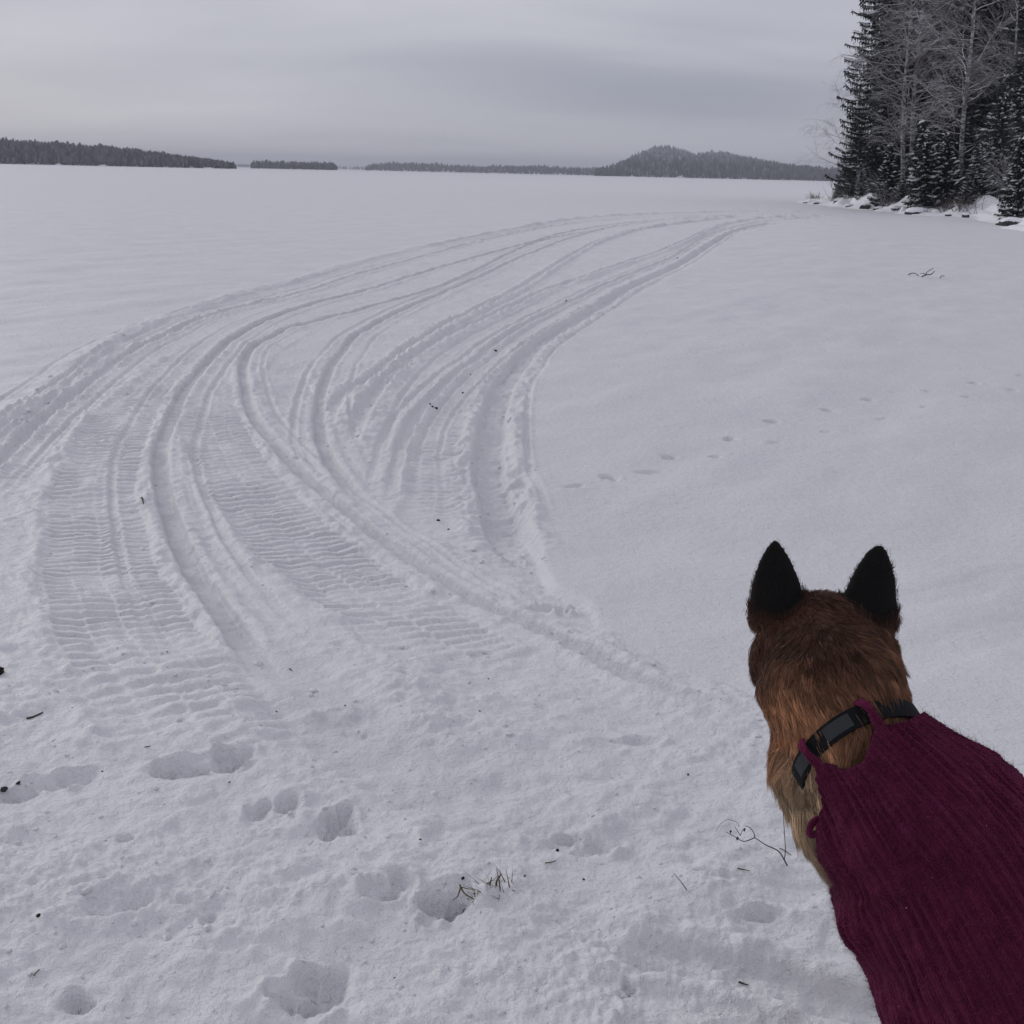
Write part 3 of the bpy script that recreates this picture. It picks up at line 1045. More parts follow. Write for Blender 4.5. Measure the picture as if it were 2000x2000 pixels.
rs = random.Random(5)
tree('tall', 'spruce_tree', on_bank(1712, 4.0), 'tall dark spruce at the open tip of the wooded point', scale=1.0, rz=.3, lean=(0, .02))
tree('tall2', 'spruce_tree', on_bank(1748, 6.5), 'tall dark spruce close behind the tip spruce', scale=1.05, rz=1.9)
tree('tall', 'spruce_tree', on_bank(1800, 8.5), 'tall dark spruce standing behind the two-stemmed birch', scale=.98, rz=2.6)
tree('tall2', 'spruce_tree', on_bank(1845, 10.5), 'tall dark spruce between the two-stemmed birch and the white birch', scale=1.1, rz=4.4)
for i, (x, w, k, s) in enumerate(((1770, 15, 'tall', 1.0), (1825, 18, 'tall2', 1.05), (1880, 11, 'tall', 1.02), (1900, 19, 'tall2', 1.1), (1935, 13, 'tall2', 1.0), (1975, 16, 'tall', .95), (2015, 12, 'tall', 1.02), (2050, 18, 'tall2', 1.05), (1960, 24, 'tall', 1.1), (1860, 26, 'tall2', 1.1))):
    tree(k, 'spruce_tree', on_bank(x, w), 'dark spruce in the thick of the wood behind the birches', 'spruces in the thick of the wood', scale=s, rz=rs.uniform(0, 6.28))
tree('mid', 'spruce_tree', on_bank(1672, 3.6), 'mid-height spruce on the point, its low boughs snowy', scale=.62, rz=.7)
tree('mid', 'spruce_tree', on_bank(1860, 4.6), 'mid-height snowy-boughed spruce beside the white birch', scale=.72, rz=1.7)
tree('young', 'young_spruce', on_bank(1735, 1.4), 'small spruce with snow clumps near the shore rocks', scale=.72, rz=1.1)
tree('young', 'young_spruce', on_bank(1822, 1.5), 'wide low spruce leaning over the bank, heavy with snow clumps', scale=.95, rz=2.1, lean=(.05, -.22))
tree('young', 'young_spruce', on_bank(1852, 2.0), 'snow-clumped young spruce at the foot of the white birch', scale=.80, rz=4.1, lean=(.03, -.12))
tree('laden', 'snowy_spruce', on_bank(1942, 4.6), 'slender spruce almost covered in snow behind the bank', scale=.92, rz=.4)
tree('laden', 'snowy_spruce', on_bank(1972, 6.4), 'bushy frosted spruce right of the snow-covered spruce', scale=1.15, rz=2.4)
tree('young', 'young_spruce', on_bank(2004, 1.2), 'young spruce with snowy boughs at the corner of the shore', scale=.72, rz=3.0, lean=(0, -.1))
tree('laden', 'snowy_spruce', on_bank(1690, 1.6), 'low snow-smothered sapling below the tip spruce', scale=.34, rz=1.4, lean=(.1, -.15))
tree('laden', 'snowy_spruce', on_bank(1768, 1.7), 'low snow-smothered sapling in front of the two birch stems', scale=.36, rz=3.4, lean=(.05, .12))
tree('laden', 'snowy_spruce', on_bank(1890, 2.2), 'squat sapling bowed under snow right of the white birch', scale=.36, rz=5.0, lean=(.0, .2))
tree('laden', 'snowy_spruce', on_bank(1925, 3.0), 'bent snow-loaded sapling before the snow-covered spruce', scale=.50, rz=.9, lean=(.0, -.2))
tree('young', 'young_spruce', on_bank(1642, 1.6), 'tiny snowy spruce among the rocks at the tip of the point', scale=.26, rz=2.2)


def grow(mb, rg, p, d, L, r, level, maxlevel, sides, droop, mi_small=1, spread=1.0, kids=6):
    """a bending branch and its side branches"""
    n = 6 if level < 2 else 4
    pts = [np.array(p, float)]
    dd = np.array(d, float)
    for i in range(n):
        dd = dd + rg.normal(size=3) * .13 + np.array([0, 0, .10 if level < 2 else -droop])
        dd /= np.linalg.norm(dd)
        pts.append(pts[-1] + dd * L / n)
    rr = np.linspace(r, r * .35, n + 1)
    mb.tube(pts, rr, sides if level < 2 else 3, mi_small if level > 0 else 0, cap=False)
    if level >= maxlevel:
        return
    nk = kids if level == 1 else max(3, int(kids * .8))
    for k in range(nk):
        t_ = rg.uniform(.22, 1.0)
        i = min(int(t_ * n), n - 1)
        q = pts[i] + (pts[i + 1] - pts[i]) * (t_ * n - i)
        ax = rg.normal(size=3)
        base = (pts[i + 1] - pts[i]) / np.linalg.norm(pts[i + 1] - pts[i])
        ax -= base * ax.dot(base)
        ax /= np.linalg.norm(ax)
        an = rg.uniform(.45, .95) * spread
        nd = base * math.cos(an) + ax * math.sin(an)
        grow(mb, rg, q, nd, L * rg.uniform(.38, .62) * (1.1 - .4 * t_), max(r * .42, .006), level + 1, maxlevel, sides, droop, mi_small, spread, kids)


def birch(name, loc, label, H, stems, seed, nb=26, r0=.17, twig_r=.045):
    rg = np.random.default_rng(seed)
    e = empty(name, tuple(loc))
    tag(e, label, 'tree')
    for (ox, oy, lx, ly, hh) in stems:
        tb = MB()
        zz = np.linspace(-.4, hh, 14)
        pts = np.column_stack([ox + lx * zz + .12 * np.sin(zz * .45 + seed), oy + ly * zz + .10 * np.sin(zz * .33 + 1), zz])
        rr = r0 * (1 - zz / hh * .9)
        tb.tube(pts, np.clip(rr, .02, 1), 9, 0)
        tm = tb.mesh('trunk')
        stem = ob('trunk', tm, M['birch_bark'], e)
        cb = MB()
        for k in range(nb):
            z0 = hh * rg.uniform(.12, .92)
            i = np.clip(np.searchsorted(zz, z0), 1, 13)
            t_ = (z0 - zz[i - 1]) / (zz[i] - zz[i - 1])
            q = pts[i - 1] + (pts[i] - pts[i - 1]) * t_
            aa = rg.uniform(0, 6.28)
            el = rg.uniform(.05, .75)
            d = np.array([math.cos(aa) * math.cos(el), math.sin(aa) * math.cos(el), math.sin(el)])
            Lb = (1.2 + 2.9 * math.sin(math.pi * min(1, z0 / hh * .8 + .2))) * rg.uniform(.7, 1.25)
            grow(cb, rg, q, d, Lb, twig_r * rg.uniform(.7, 1.2), 1, 3, 4, .10, 0, 1.0, 9)
        ob('branches', cb.mesh('branches'), M['twig'], stem)
    return e


birch('birch_tree', on_bank(1772, 3.2), 'grey birch with two stems rising from the bank, branches frosted', 18,
      [(-.25, 0, -.105, .0, 18.5), (.42, .2, -.090, .01, 17.0)], 21, 44, .17, .04)
birch('birch_tree', on_bank(1884, 3.4), 'white-barked birch with a single straight stem and long level limbs', 17, [(0, 0, -.105, 0, 18.0)], 22, 52, .16, .04)
birch('birch_tree', on_bank(1958, 7.5), 'thin birch with rising limbs at the right of the wood', 16, [(0, 0, -.08, 0, 16.0)], 24, 34, .11, .035)
birch('alder_tree', on_bank(1676, 2.6), 'thin bare alder with drooping twigs that leans out from the tip', 9, [(0, 0, -.11, 0, 8.5)], 25, 9, .05, .020)


def shrub(name, loc, label, n, L, seed, mat, group=None, cat='shrub', flat=.9):
    rg = np.random.default_rng(seed)
    mb = MB()
    for k in range(n):
        aa = rg.uniform(0, 6.28)
        el = rg.uniform(.35, 1.45) * flat
        d = np.array([math.cos(aa) * math.cos(el), math.sin(aa) * math.cos(el), math.sin(el)])
        grow(mb, rg, (rg.normal() * .25, rg.normal() * .2, -.1), d, L * rg.uniform(.5, 1.1), .016, 1, 2, 3, .04, 0, .9, 5)
    o = ob(name, mb.mesh(name), mat)
    o.location = tuple(loc)
    return tag(o, label, cat, group)


shrub('reddish_brush', on_bank(1595, .9), 'low dark scrub on the very end of the point', 40, .9, 41, M['brush'])
shrub('willow_shrub', on_bank(1742, .9), 'bare grey willow shrub between the shore boulders', 26, 2.2, 31, M['twig'])
shrub('willow_shrub', on_bank(1655, 1.6), 'sparse bare shrub by the tip of the point', 16, 2.0, 32, M['twig'])
shrub('willow_shrub', on_bank(1628, 1.0), 'few thin upright bare stems at the end of the point', 7, 2.8, 33, M['twig'], None, 'shrub', 1.1)
shrub('reddish_brush', on_bank(1855, 1.2), 'low russet brush and dry grass under the white birch', 34, 1.3, 34, M['brush'])
shrub('reddish_brush', on_bank(1880, .9), 'thin brown brush on the snowy bank', 20, 1.2, 35, M['brush'])
shrub('reddish_brush', on_bank(1915, 1.1), 'forked bare sapling standing alone on the snowy bank', 5, 1.8, 36, M['brush'], None, 'shrub', 1.1)
shrub('willow_shrub', on_bank(1985, 3.0), 'dense bare thicket above the corner of the shore', 46, 3.2, 37, M['twig'])
shrub('willow_shrub', on_bank(1900, 4.2), 'tangled bare undergrowth behind the white birch', 30, 2.4, 38, M['twig'])
shrub('willow_shrub', on_bank(1700, 2.6), 'twiggy grey undergrowth below the tip spruce', 30, 2.2, 39, M['twig'])
shrub('willow_shrub', on_bank(1800, 3.8), 'twiggy grey undergrowth at the feet of the two birch stems', 30, 2.2, 40, M['twig'])


def boulder(loc, label, size, seed, cap=.5, group=None):
    rg = np.random.default_rng(seed)
    bm = bmesh.new()
    bmesh.ops.create_icosphere(bm, subdivisions=3, radius=1)
    off = Vector(rg.uniform(-50, 50, 3))
    for v in bm.verts:
        k = 1 + .28 * mnoise.noise(v.co * 1.3 + off) + .10 * mnoise.noise(v.co * 3.4 + off)
        v.co = v.co * k
        v.co.z = max(v.co.z, -.45)
    me = bpy.data.meshes.new('boulder')
    bm.to_mesh(me)
    for p in me.polygons:
        p.use_smooth = True
    o = ob('boulder', me, M['rock'])
    o.location = tuple(loc)
    o.scale = size
    o.rotation_euler[2] = rg.uniform(0, 6.28) * 0
    tag(o, label, 'boulder', group)
    if cap > 0:
        c = bmesh.new()
        bmesh.ops.create_icosphere(c, subdivisions=3, radius=1)
        for v in c.verts:
            k = 1 + .28 * mnoise.noise(v.co * 1.3 + off)
            w = v.co.copy() * k
            lim = (1 - cap) * 1.0 - .25 + .22 * mnoise.noise(v.co * 2.2 + off)
            if w.z > lim:
                w = w * 1.03
                w.z += .09
            else:
                w = w * .93
                w.z -= .03
            w.z = max(w.z, -.40)
            v.co = w
        mc = bpy.data.meshes.new('snow_cap')
        c.to_mesh(mc)
        c.free()
        for p in mc.polygons:
            p.use_smooth = True
        ob('snow_cap', mc, M['snow_clump'], o)
    bm.free()
    return o


for i, (px, w, sx, sz, cap, lab) in enumerate((
        (1697, .2, .75, .70, .18, 'bare black boulder on the shoreline below the tip spruce'),
        (1727, .3, .95, .42, .45, 'low dark slab under a snow pad beside the black boulder'),
        (1779, .1, .70, .62, .95, 'small pointed boulder wholly hidden under snow'),
        (1802, -.1, 1.45, .72, .66, 'large flat boulder with a thick snow cap at the ice edge'),
        (1836, .5, .55, .40, .6, 'small snow-topped stone right of the large flat boulder'),
        (1861, .1, .42, .22, .3, 'thin dark stone at the ice edge below the russet brush'),
        (1893, -.1, .48, .46, .3, 'dark knobbly stone alone at the foot of the snowy bank'),
        (1988, .2, 1.30, .62, .35, 'dark low boulder at the corner of the shore, snow on its back'),
        (1968, -.2, .50, .30, .4, 'small dark stone on the ice beside the corner boulder'),
        (1664, .3, .60, .42, .5, 'snow-topped stone left of the black boulder'),
        (1641, .6, .80, .70, .35, 'dark tilted boulder near the tip of the point'),
        (1622, .2, .45, .30, .5, 'little stone half under snow near the tip'),
        (1600, .1, .60, .36, .35, 'dark stone at the very tip of the point'),
        (1577, -.2, .45, .18, .4, 'flat outermost stone off the tip of the point'),
        (1683, .5, .50, .30, .7, 'small rounded stone under snow by the willow stems'),
        (1755, .5, .55, .35, .75, 'snow-rounded stone among the grey willow shrub'))):
    p = on_bank(px, w)
    k_ = .46
    boulder((p[0], p[1], max(0, p[2] * .5) + sz * k_ * .2), lab, (sx * k_, sx * k_ * .8, sz * k_), 200 + i, cap)
# ------------------------------------------------------------------ the dog, sitting with its back to us, in a knitted pullover
DOGZ = 0.40
bm = bmesh.new()


def loft(pts, radii, sides=20, squash=None):
    pts = [Vector(p) for p in pts]
    n = len(pts)
    rings = []
    prev = None
    for i in range(n):
        t_ = (pts[min(i + 1, n - 1)] - pts[max(i - 1, 0)]).normalized()
        if prev is None:
            a_ = t_.cross(Vector((0, 0, 1)) if abs(t_.z) < .9 else Vector((1, 0, 0))).normalized()
        else:
            a_ = (prev - t_ * prev.dot(t_)).normalized()
        prev = a_
        b_ = t_.cross(a_)
        rr_ = radii[i]
        ra, rb = (rr_ if isinstance(rr_, tuple) else (rr_, rr_))
        rings.append([bm.verts.new(pts[i] + a_ * ra * math.cos(w) + b_ * rb * math.sin(w)) for w in np.linspace(0, 2 * math.pi, sides, endpoint=False)])
    for i in range(n - 1):
        for j in range(sides):
            k = (j + 1) % sides
            bm.faces.new((rings[i][j], rings[i][k], rings[i + 1][k], rings[i + 1][j]))
    bm.faces.new(rings[-1])
    bm.faces.new(list(reversed(rings[0])))


def blob(c, r, sc=(1, 1, 1), rot=None):
    mat = Matrix.Translation(Vector(c))
    if rot is not None:
        mat = mat @ rot
    mat = mat @ Matrix.Diagonal((*sc, 1))
    bmesh.ops.create_uvsphere(bm, u_segments=20, v_segments=14, radius=r, matrix=mat)


HEAD = P(1606, 1268, 1.56)
AX = [(1606, 1222, 1.59, .045), (1607, 1250, 1.572, .074), (1608, 1284, 1.555, .092), (1616, 1328, 1.535, .106), (1642, 1396, 1.51, .098), (1676, 1470, 1.475, .086), (1735, 1545, 1.455, .105), (1805, 1640, 1.44, .135), (1880, 1775, 1.42, .150), (1965, 1905, 1.40, .162), (2080, 2080, 1.37, .170), (2215, 2270, 1.345, .165), (2290, 2400, 1.33, .12)]
loft([P(a, b_, c) for a, b_, c, _ in AX], [r_ for *_, r_ in AX], 28)
# skull, cheeks, muzzle (turned to the lake)
fw = np.array([.27, .935, -.23])
blob(HEAD + fw * .02 + np.array([0, 0, .012]), .078, (1.06, 1.1, .92))
blob(HEAD + fw * .055 + np.array([-.038, 0, -.035]), .055)
blob(HEAD + fw * .055 + np.array([.044, 0, -.035]), .055)
blob(P(1514, 1288, 1.57), .036, (1, 1, 1.7))
blob(P(1706, 1290, 1.57), .036, (1, 1, 1.6))
mz = [HEAD + fw * d_ + np.array([0, 0, z_]) for d_, z_ in ((.04, -.01), (.09, -.025), (.14, -.04), (.19, -.048), (.215, -.052))]
loft(mz, [.066, .054, .042, .034, .022], 16)
blob(mz[-1] + fw * .008 + np.array([0, 0, .012]), .016)
# throat and forechest
loft([P(1585, 1400, 1.53), P(1592, 1500, 1.53), P(1618, 1585, 1.52), P(1680, 1660, 1.50), P(1770, 1740, 1.48)], [.055, .064, .056, .060, .07], 18)
loft([P(1585, 1560, 1.505), P(1582, 1600, 1.50), P(1580, 1632, 1.495)], [.035, .026, .012], 12)
# ears: rows of (left, right) outline points, back of the ear to the camera
EARS = [[((1511, 1057), (1516, 1057)), ((1499, 1072), (1529, 1072)), ((1486, 1097), (1543, 1097)), ((1477, 1128), (1556, 1128)), ((1473, 1160), (1566, 1160)), ((1467, 1190), (1566, 1195)), ((1474, 1215), (1560, 1225)), ((1500, 1245), (1560, 1250))],
        [((1715, 1064), (1721, 1064)), ((1698, 1077), (1731, 1079)), ((1681, 1100), (1740, 1104)), ((1667, 1130), (1747, 1134)), ((1655, 1160), (1748, 1166)), ((1650, 1192), (1752, 1200)), ((1660, 1222), (1748, 1228)), ((1668, 1248), (1725, 1252))]]
view = np.array([0, .80, -.6])
for rowsE in EARS:
    rings = []
    ne = len(rowsE)
    for i, ((x0, y0), (x1, y1)) in enumerate(rowsE):
        t_ = i / (ne - 1)
        dpt = 1.575 - .005 * t_
        wide = 3 + 6 * t_
        a_ = P(x0 - wide, y0 - 3, dpt)
        b_ = P(x1 + wide, y1 - 3, dpt)
        c = (a_ + b_) / 2
        hw = (b_ - a_) / 2
        depth = view * (.004 + .030 * t_)
        ring = []
        for w in np.linspace(0, 2 * math.pi, 16, endpoint=False):
            ring.append(bm.verts.new(Vector(c + hw * math.cos(w) + depth * math.sin(w) * .75 + depth * .5 * (math.cos(w) ** 2) * .6)))
        rings.append(ring)
    for i in range(ne - 1):
        for j in range(16):
            k = (j + 1) % 16
            bm.faces.new((rings[i][j], rings[i][k], rings[i + 1][k], rings[i + 1][j]))
    bm.faces.new(rings[-1])
    bm.faces.new(list(reversed(rings[0])))
# front legs, haunches, hind legs, paws, tail
hd = np.array([-.67, .74, 0])
lf = np.array([-.74, -.67, 0])
SH = P(1805, 1640, 1.44)
HIP = P(2215, 2270, 1.345)
for sg in (-1, 1):
    top = SH + lf * (.045 * sg - .07) - hd * .02
    gx, gy = (SH + lf * (.04 * sg - .10) - hd * .01)[:2]
    gz = max(zground(gx, gy), .30)
    loft([top + np.array([0, 0, -.06]), (top[0], top[1], DOGZ + .36), (gx, gy, gz + .20), (gx + .004, gy, gz + .09), (gx - .01, gy + .012, gz + .03)], [.065, .048, .034, .028, .034], 14)
    blob((gx - .025, gy + .03, gz + .028), .036, (1, 1.25, .8))
    hx = HIP + lf * .10 * sg
    kn = hx + hd * .20 + lf * .03 * sg
    gz2 = .41
    loft([hx + np.array([0, 0, .02]), hx + hd * .10 + lf * .02 * sg + np.array([0, 0, .05]), (kn[0], kn[1], gz2 + .20)], [.12, .11, .06], 16)
    ho = hx + hd * -.02 + lf * .04 * sg
    loft([(kn[0], kn[1], gz2 + .20), ((kn[0] + ho[0]) / 2, (kn[1] + ho[1]) / 2, gz2 + .11), (ho[0], ho[1], gz2 + .05)], [.06, .045, .03], 12)
    pw = hx + hd * .17 + lf * .045 * sg
    loft([(ho[0], ho[1], gz2 + .045), (pw[0], pw[1], gz2 + .035)], [.03, .036], 12)
    blob((pw[0], pw[1], gz2 + .032), .042, (1.1, 1.2, .75))
tl = HIP - hd * .10
loft([tl + np.array([0, 0, -.08]), (tl[0] + .08, tl[1] - .08, .50), (tl[0] + .20, tl[1] - .17, .465), (tl[0] + .32, tl[1] - .20, .455)], [.04, .045, .04, .015], 12)

bmesh.ops.recalc_face_normals(bm, faces=bm.faces)
tmp = bpy.data.meshes.new('dog_raw')
bm.to_mesh(tmp)
bm.free()
to = bpy.data.objects.new('dog_raw', tmp)
COL.objects.link(to)
md = to.modifiers.new('r', 'REMESH')
md.mode = 'VOXEL'
md.voxel_size = .0052
ms = to.modifiers.new('s', 'SMOOTH')
ms.iterations = 5
ms.factor = .5
dg = bpy.context.evaluated_depsgraph_get()
dg.update()
dog_me = bpy.data.meshes.new_from_object(to.evaluated_get(dg))
bpy.data.objects.remove(to)
dog_me.name = 'dog'
nvd = len(dog_me.vertices)
dv = np.empty(nvd * 3, dtype=np.float32)
dog_me.vertices.foreach_get('co', dv)
dv = dv.reshape(-1, 3).astype(float)
dn = np.empty(nvd * 3, dtype=np.float32)
dog_me.vertices.foreach_get('normal', dn)
dn = dn.reshape(-1, 3).astype(float)


def to_px(p):
    q = np.asarray(p) - CAMP
    d = q @ _f
    return 1000 + FPX * (q @ _r) / d, 1000 - FPX * (q @ _u) / d, d


# coat zones follow the dog's own anatomy: distances from the head, ears, neck line and throat
EARC = [np.array([P((a[0] + b_[0]) / 2, (a[1] + b_[1]) / 2, 1.575) for a, b_ in e]) for e in EARS]
NECK = np.array([P(a, b_, c) for a, b_, c, _ in AX[2:]])


def coat(p):
    """base colour of the coat at points p (n,3), and hair length"""
    p = np.asarray(p, float)
    n1 = np.array([mnoise.noise(Vector(q) * 9.0) for q in p])
    n2 = np.array([mnoise.noise(Vector(q) * 31.0) for q in p])
    dear = np.min([np.min(np.linalg.norm(p[:, None] - e[None, :5], axis=2) - np.array([.006, .018, .028, .036, .040])[None], axis=1) for e in EARC], axis=0)
    up = p[:, 2] - HEAD[2]
    # along the neck: 0 at the crown, 1 at the shoulders
    seg = NECK[5] - NECK[0]
    tn = np.clip(((p - NECK[0]) @ seg) / (seg @ seg), -.6, 1.4)
    axis_pt = NECK[0] + tn[:, None] * seg
    latv = p - axis_pt
    left = latv @ np.array([-.80, -.25, -.10]) / .09
    front = latv @ np.array([-.45, .80, -.35]) / .09
    crown = np.array([.075, .030, .018])
    nape = np.array([.195, .090, .050])
    grey = np.array([.230, .128, .078])
    tan = np.array([.390, .190, .098])
    cream = np.array([.46, .34, .22])
    black = np.array([.006, .005, .005])
    w = sstep(-.12, .28, tn + .12 * n1)[:, None]
    c = crown * (1 - w) + nape * w
    w = (sstep(.35, .75, tn + .12 * n1) * .8)[:, None]
    c = c * (1 - w) + grey * w
    w = (sstep(.35, 1.15, left + .30 * n1) * sstep(-.05, .25, tn))[:, None]
    c = c * (1 - w) + tan * w
    w = (sstep(.55, .95, -left + .2 * n1) * sstep(.1, .4, tn) * .35)[:, None]
    c = c * (1 - w) + tan * .7 * w
    w = (sstep(.40, .90, front + .2 * n1) * sstep(.25, .6, tn))[:, None]
    c = c * (1 - w) + cream * w
    w = (sstep(.62, .90, tn + .06 * n1) * sstep(.35, .8, left) * .9)[:, None]
    c = c * (1 - w) + cream * w
    dth = np.minimum(np.linalg.norm(p - P(1572, 1605, 1.49), axis=1), np.linalg.norm(p - P(1575, 1535, 1.44), axis=1) + .02)
    w = (sstep(.105, .045, dth + .02 * n1))[:, None]
    c = c * (1 - w) + cream * .9 * w
    c = c * (1 + .35 * n2 + .25 * n1)[:, None]
    w = sstep(.022, -.008, dear + .008 * n2 + .006 * n1)[:, None]
    c = c * (1 - w) + black * w
    ln = .017 + .024 * sstep(0, .5, tn) + .012 * sstep(.5, .9, tn)
    ln = ln * (1 - .90 * w[:, 0])
    low = p[:, 2] < DOGZ + .35
    ln = np.where(low, .012, ln)
    return np.clip(c, .002, 1), ln, w[:, 0]


cc, _, _ = coat(dv)
at_ = dog_me.attributes.new('coat', 'FLOAT_COLOR', 'POINT')
at_.data.foreach_set('color', np.column_stack([cc * .75, np.ones(nvd)]).astype(np.float32).ravel())
dog_me.polygons.foreach_set('use_smooth', np.ones(len(dog_me.polygons), dtype=bool))
m = new_mat('dog_coat', (.1, .05, .03), .75, .15)
at = m.node_tree.nodes.new('ShaderNodeAttribute')
at.attribute_name = 'coat'
m.node_tree.links.new(at.outputs['Color'], m.node_tree.nodes['Principled BSDF'].inputs['Base Color'])
M['dog_coat'] = m
mf = bpy.data.materials.new('dog_fur')
mf.use_nodes = True
nt = mf.node_tree
b = nt.nodes['Principled BSDF']
at = nt.nodes.new('ShaderNodeAttribute')
at.attribute_name = 'coat'
nt.links.new(at.outputs['Color'], b.inputs['Base Color'])
b.inputs['Roughness'].default_value = .55
b.inputs['Specular IOR Level'].default_value = .25
M['dog_fur'] = mf
while len(dog_me.materials):
    dog_me.materials.pop()
dog = ob('dog', dog_me, M['dog_coat'])
tag(dog, 'brown dog with black pricked ears sitting in a burgundy pullover, facing the lake', 'dog')


rgd = np.random.default_rng(77)


def hair(name, roots, dirs, normals, lens, cols, r0, mat, parent, npt=5, curl=.25, seed=0, lift=.25, clumps=0):
    rg = np.random.default_rng(seed)
    n = len(roots)
    t_ = np.linspace(0, 1, npt)
    d = dirs * (1 - lift) + normals * lift
    d /= np.linalg.norm(d, axis=1)[:, None]
    d2 = dirs + rg.normal(size=(n, 3)) * curl * .6 - np.array([0, 0, .15])
    d2 /= np.linalg.norm(d2, axis=1)[:, None]
    pos = roots[:, None, :] + lens[:, None, None] * (t_[None, :, None] * d[:, None, :] + (t_ ** 2)[None, :, None] * .55 * (d2 - d)[:, None, :])
    if clumps:
        ci_ = rg.choice(n, clumps, replace=False)
        near_ = np.empty(n, dtype=int)
        for k in range(0, n, 3000):
            near_[k:k + 3000] = ((roots[k:k + 3000, None, :] - roots[None, ci_, :]) ** 2).sum(-1).argmin(1)
        cols = cols * np.exp(rg.normal(size=clumps) * .26)[near_][:, None]
        cpos = pos[ci_][near_]
        dist_ = np.linalg.norm(roots - roots[ci_][near_], axis=1)
        wc = (t_ ** 1.4)[None, :, None] * (.62 * (lens > .015) * (dist_ < .03))[:, None, None]
        pos = pos * (1 - wc) + cpos * wc
    hc = bpy.data.hair_curves.new(name)
    hc.add_curves([npt] * n)
    hc.attributes['position'].data.foreach_set('vector', pos.astype(np.float32).ravel())
    rr_ = (r0 * (1 - .85 * t_))[None, :] * rg.uniform(.7, 1.3, n)[:, None]
    ra = hc.attributes.get('radius') or hc.attributes.new('radius', 'FLOAT', 'POINT')
    ra.data.foreach_set('value', rr_.astype(np.float32).ravel())
    ca = hc.attributes.new('coat', 'FLOAT_COLOR', 'CURVE')
    ca.data.foreach_set('color', np.column_stack([cols, np.ones(n)]).astype(np.float32).ravel())
    hc.materials.append(mat)
    o = bpy.data.objects.new(name, hc)
    COL.objects.link(o)
    o.parent = parent
    return o


ca_, cb_ = P(1632, 1385, 1.515), P(1705, 1500, 1.465)
caxis = (cb_ - ca_) / np.linalg.norm(cb_ - ca_)
cc0 = P(1682, 1474, 1.478)
e1 = P(1787, 1392, 1.478) - P(1575, 1540, 1.478)
e1 -= caxis * (e1 @ caxis)
e1 /= np.linalg.norm(e1)
e2 = np.cross(caxis, e1)
if e2 @ (CAMP - cc0) < 0:
    e2 = -e2                                   # towards the camera, the nape
tiltc = -.030



# ---- collar
def neck_ring(t_, extra, wid, lift=0.0):
    pass


def ring_pt(w, r_, along):
    return cc0 + e1 * r_ * math.cos(w) + e2 * r_ * math.sin(w) + caxis * (along + tiltc * math.sin(w))


M['webbing'] = new_mat('webbing', (.007, .0075, .009), .8, .15)
link_noise_bump(M['webbing'], (900.0,), .4, (.001,))
M['reflective'] = new_mat('reflective', (.022, .025, .028), .6, .3)
M['metal'] = new_mat('metal', (.45, .45, .46), .35, .5)
M['metal'].node_tree.nodes['Principled BSDF'].inputs['Metallic'].default_value = .9


def band(r_in, th_, w0, w1, a0, a1, nseg=72):
    mb = MB()
    V, F = [], []
    for i in range(nseg + 1):
        w = a0 + (a1 - a0) * i / nseg
        wb = .0015 * math.sin(w * 5)
        for r_, al in ((r_in, w0), (r_in + th_, w0 + .001), (r_in + th_, w1 - .001), (r_in, w1)):
            V.append(ring_pt(w, r_ + wb, al))
    for i in range(nseg):
        for j in range(4):
            k = (j + 1) % 4
            F.append((i * 4 + j, i * 4 + k, i * 4 + 4 + k, i * 4 + 4 + j))
    F.append((0, 1, 2, 3))
    F.append((nseg * 4 + 3, nseg * 4 + 2, nseg * 4 + 1, nseg * 4))
    mb.add(V, F)
    return mb


collar = ob('collar', band(.0970, .005, -.015, .015, 0, 2 * math.pi * .999).mesh('collar', False), M['webbing'])
tag(collar, 'black webbing dog collar with grey bands, half hidden by neck fur', 'collar')
for a0, a1 in ((1.55, 1.98), (2.38, 2.72)):
    ob('grey_band', band(.1004, .0025, -.0105, .0105, a0, a1, 20).mesh('grey_band', False), M['reflective'], collar)

# ---- pullover
SW = [(1662, 1446, 1.484, .103), (1690, 1482, 1.470, .105), (1725, 1526, 1.458, .124), (1765, 1580, 1.448, .141), (1812, 1640, 1.44, .152), (1850, 1705, 1.430, .160), (1890, 1775, 1.42, .170), (1965, 1905, 1.40, .185), (2080, 2080, 1.37, .19), (2200, 2250, 1.35, .188)]
swp, _s = spline(np.array([P(a, b_, c) for a, b_, c, _ in SW]), .01)
sw_arc = np.concatenate([[0], np.cumsum(np.linalg.norm(np.diff(swp, axis=0), axis=1))])
key_arc = [sw_arc[np.argmin(np.linalg.norm(swp - P(a, b_, c), axis=1))] for a, b_, c, _ in SW]
NV_, NU = 270, 520
vv = np.linspace(0, 1, NV_)
arc = vv * sw_arc[-1]
cen = np.column_stack([np.interp(arc, sw_arc, swp[:, k]) for k in range(3)])
for _ in range(40):
    cen[1:-1] = .25 * cen[:-2] + .5 * cen[1:-1] + .25 * cen[2:]
rad_ = np.interp(arc, key_arc, [q[3] for q in SW])
for _ in range(60):
    rad_[1:-1] = .25 * rad_[:-2] + .5 * rad_[1:-1] + .25 * rad_[2:]
tg = np.gradient(cen, axis=0)
tg /= np.linalg.norm(tg, axis=1)[:, None]
uu = np.linspace(0, 2 * math.pi, NU, endpoint=False)
A_ = np.zeros((NV_, 3))
A_prev = e1.copy()
for i in range(NV_):
    a_ = A_prev - tg[i] * (A_prev @ tg[i])
    A_prev = a_ / np.linalg.norm(a_)
    A_[i] = A_prev
B_ = np.cross(tg, A_)
if B_[0] @ (CAMP - cen[0]) < 0:
    B_ = -B_
U, VVg = np.meshgrid(uu, vv)
ARC = VVg * sw_arc[-1]
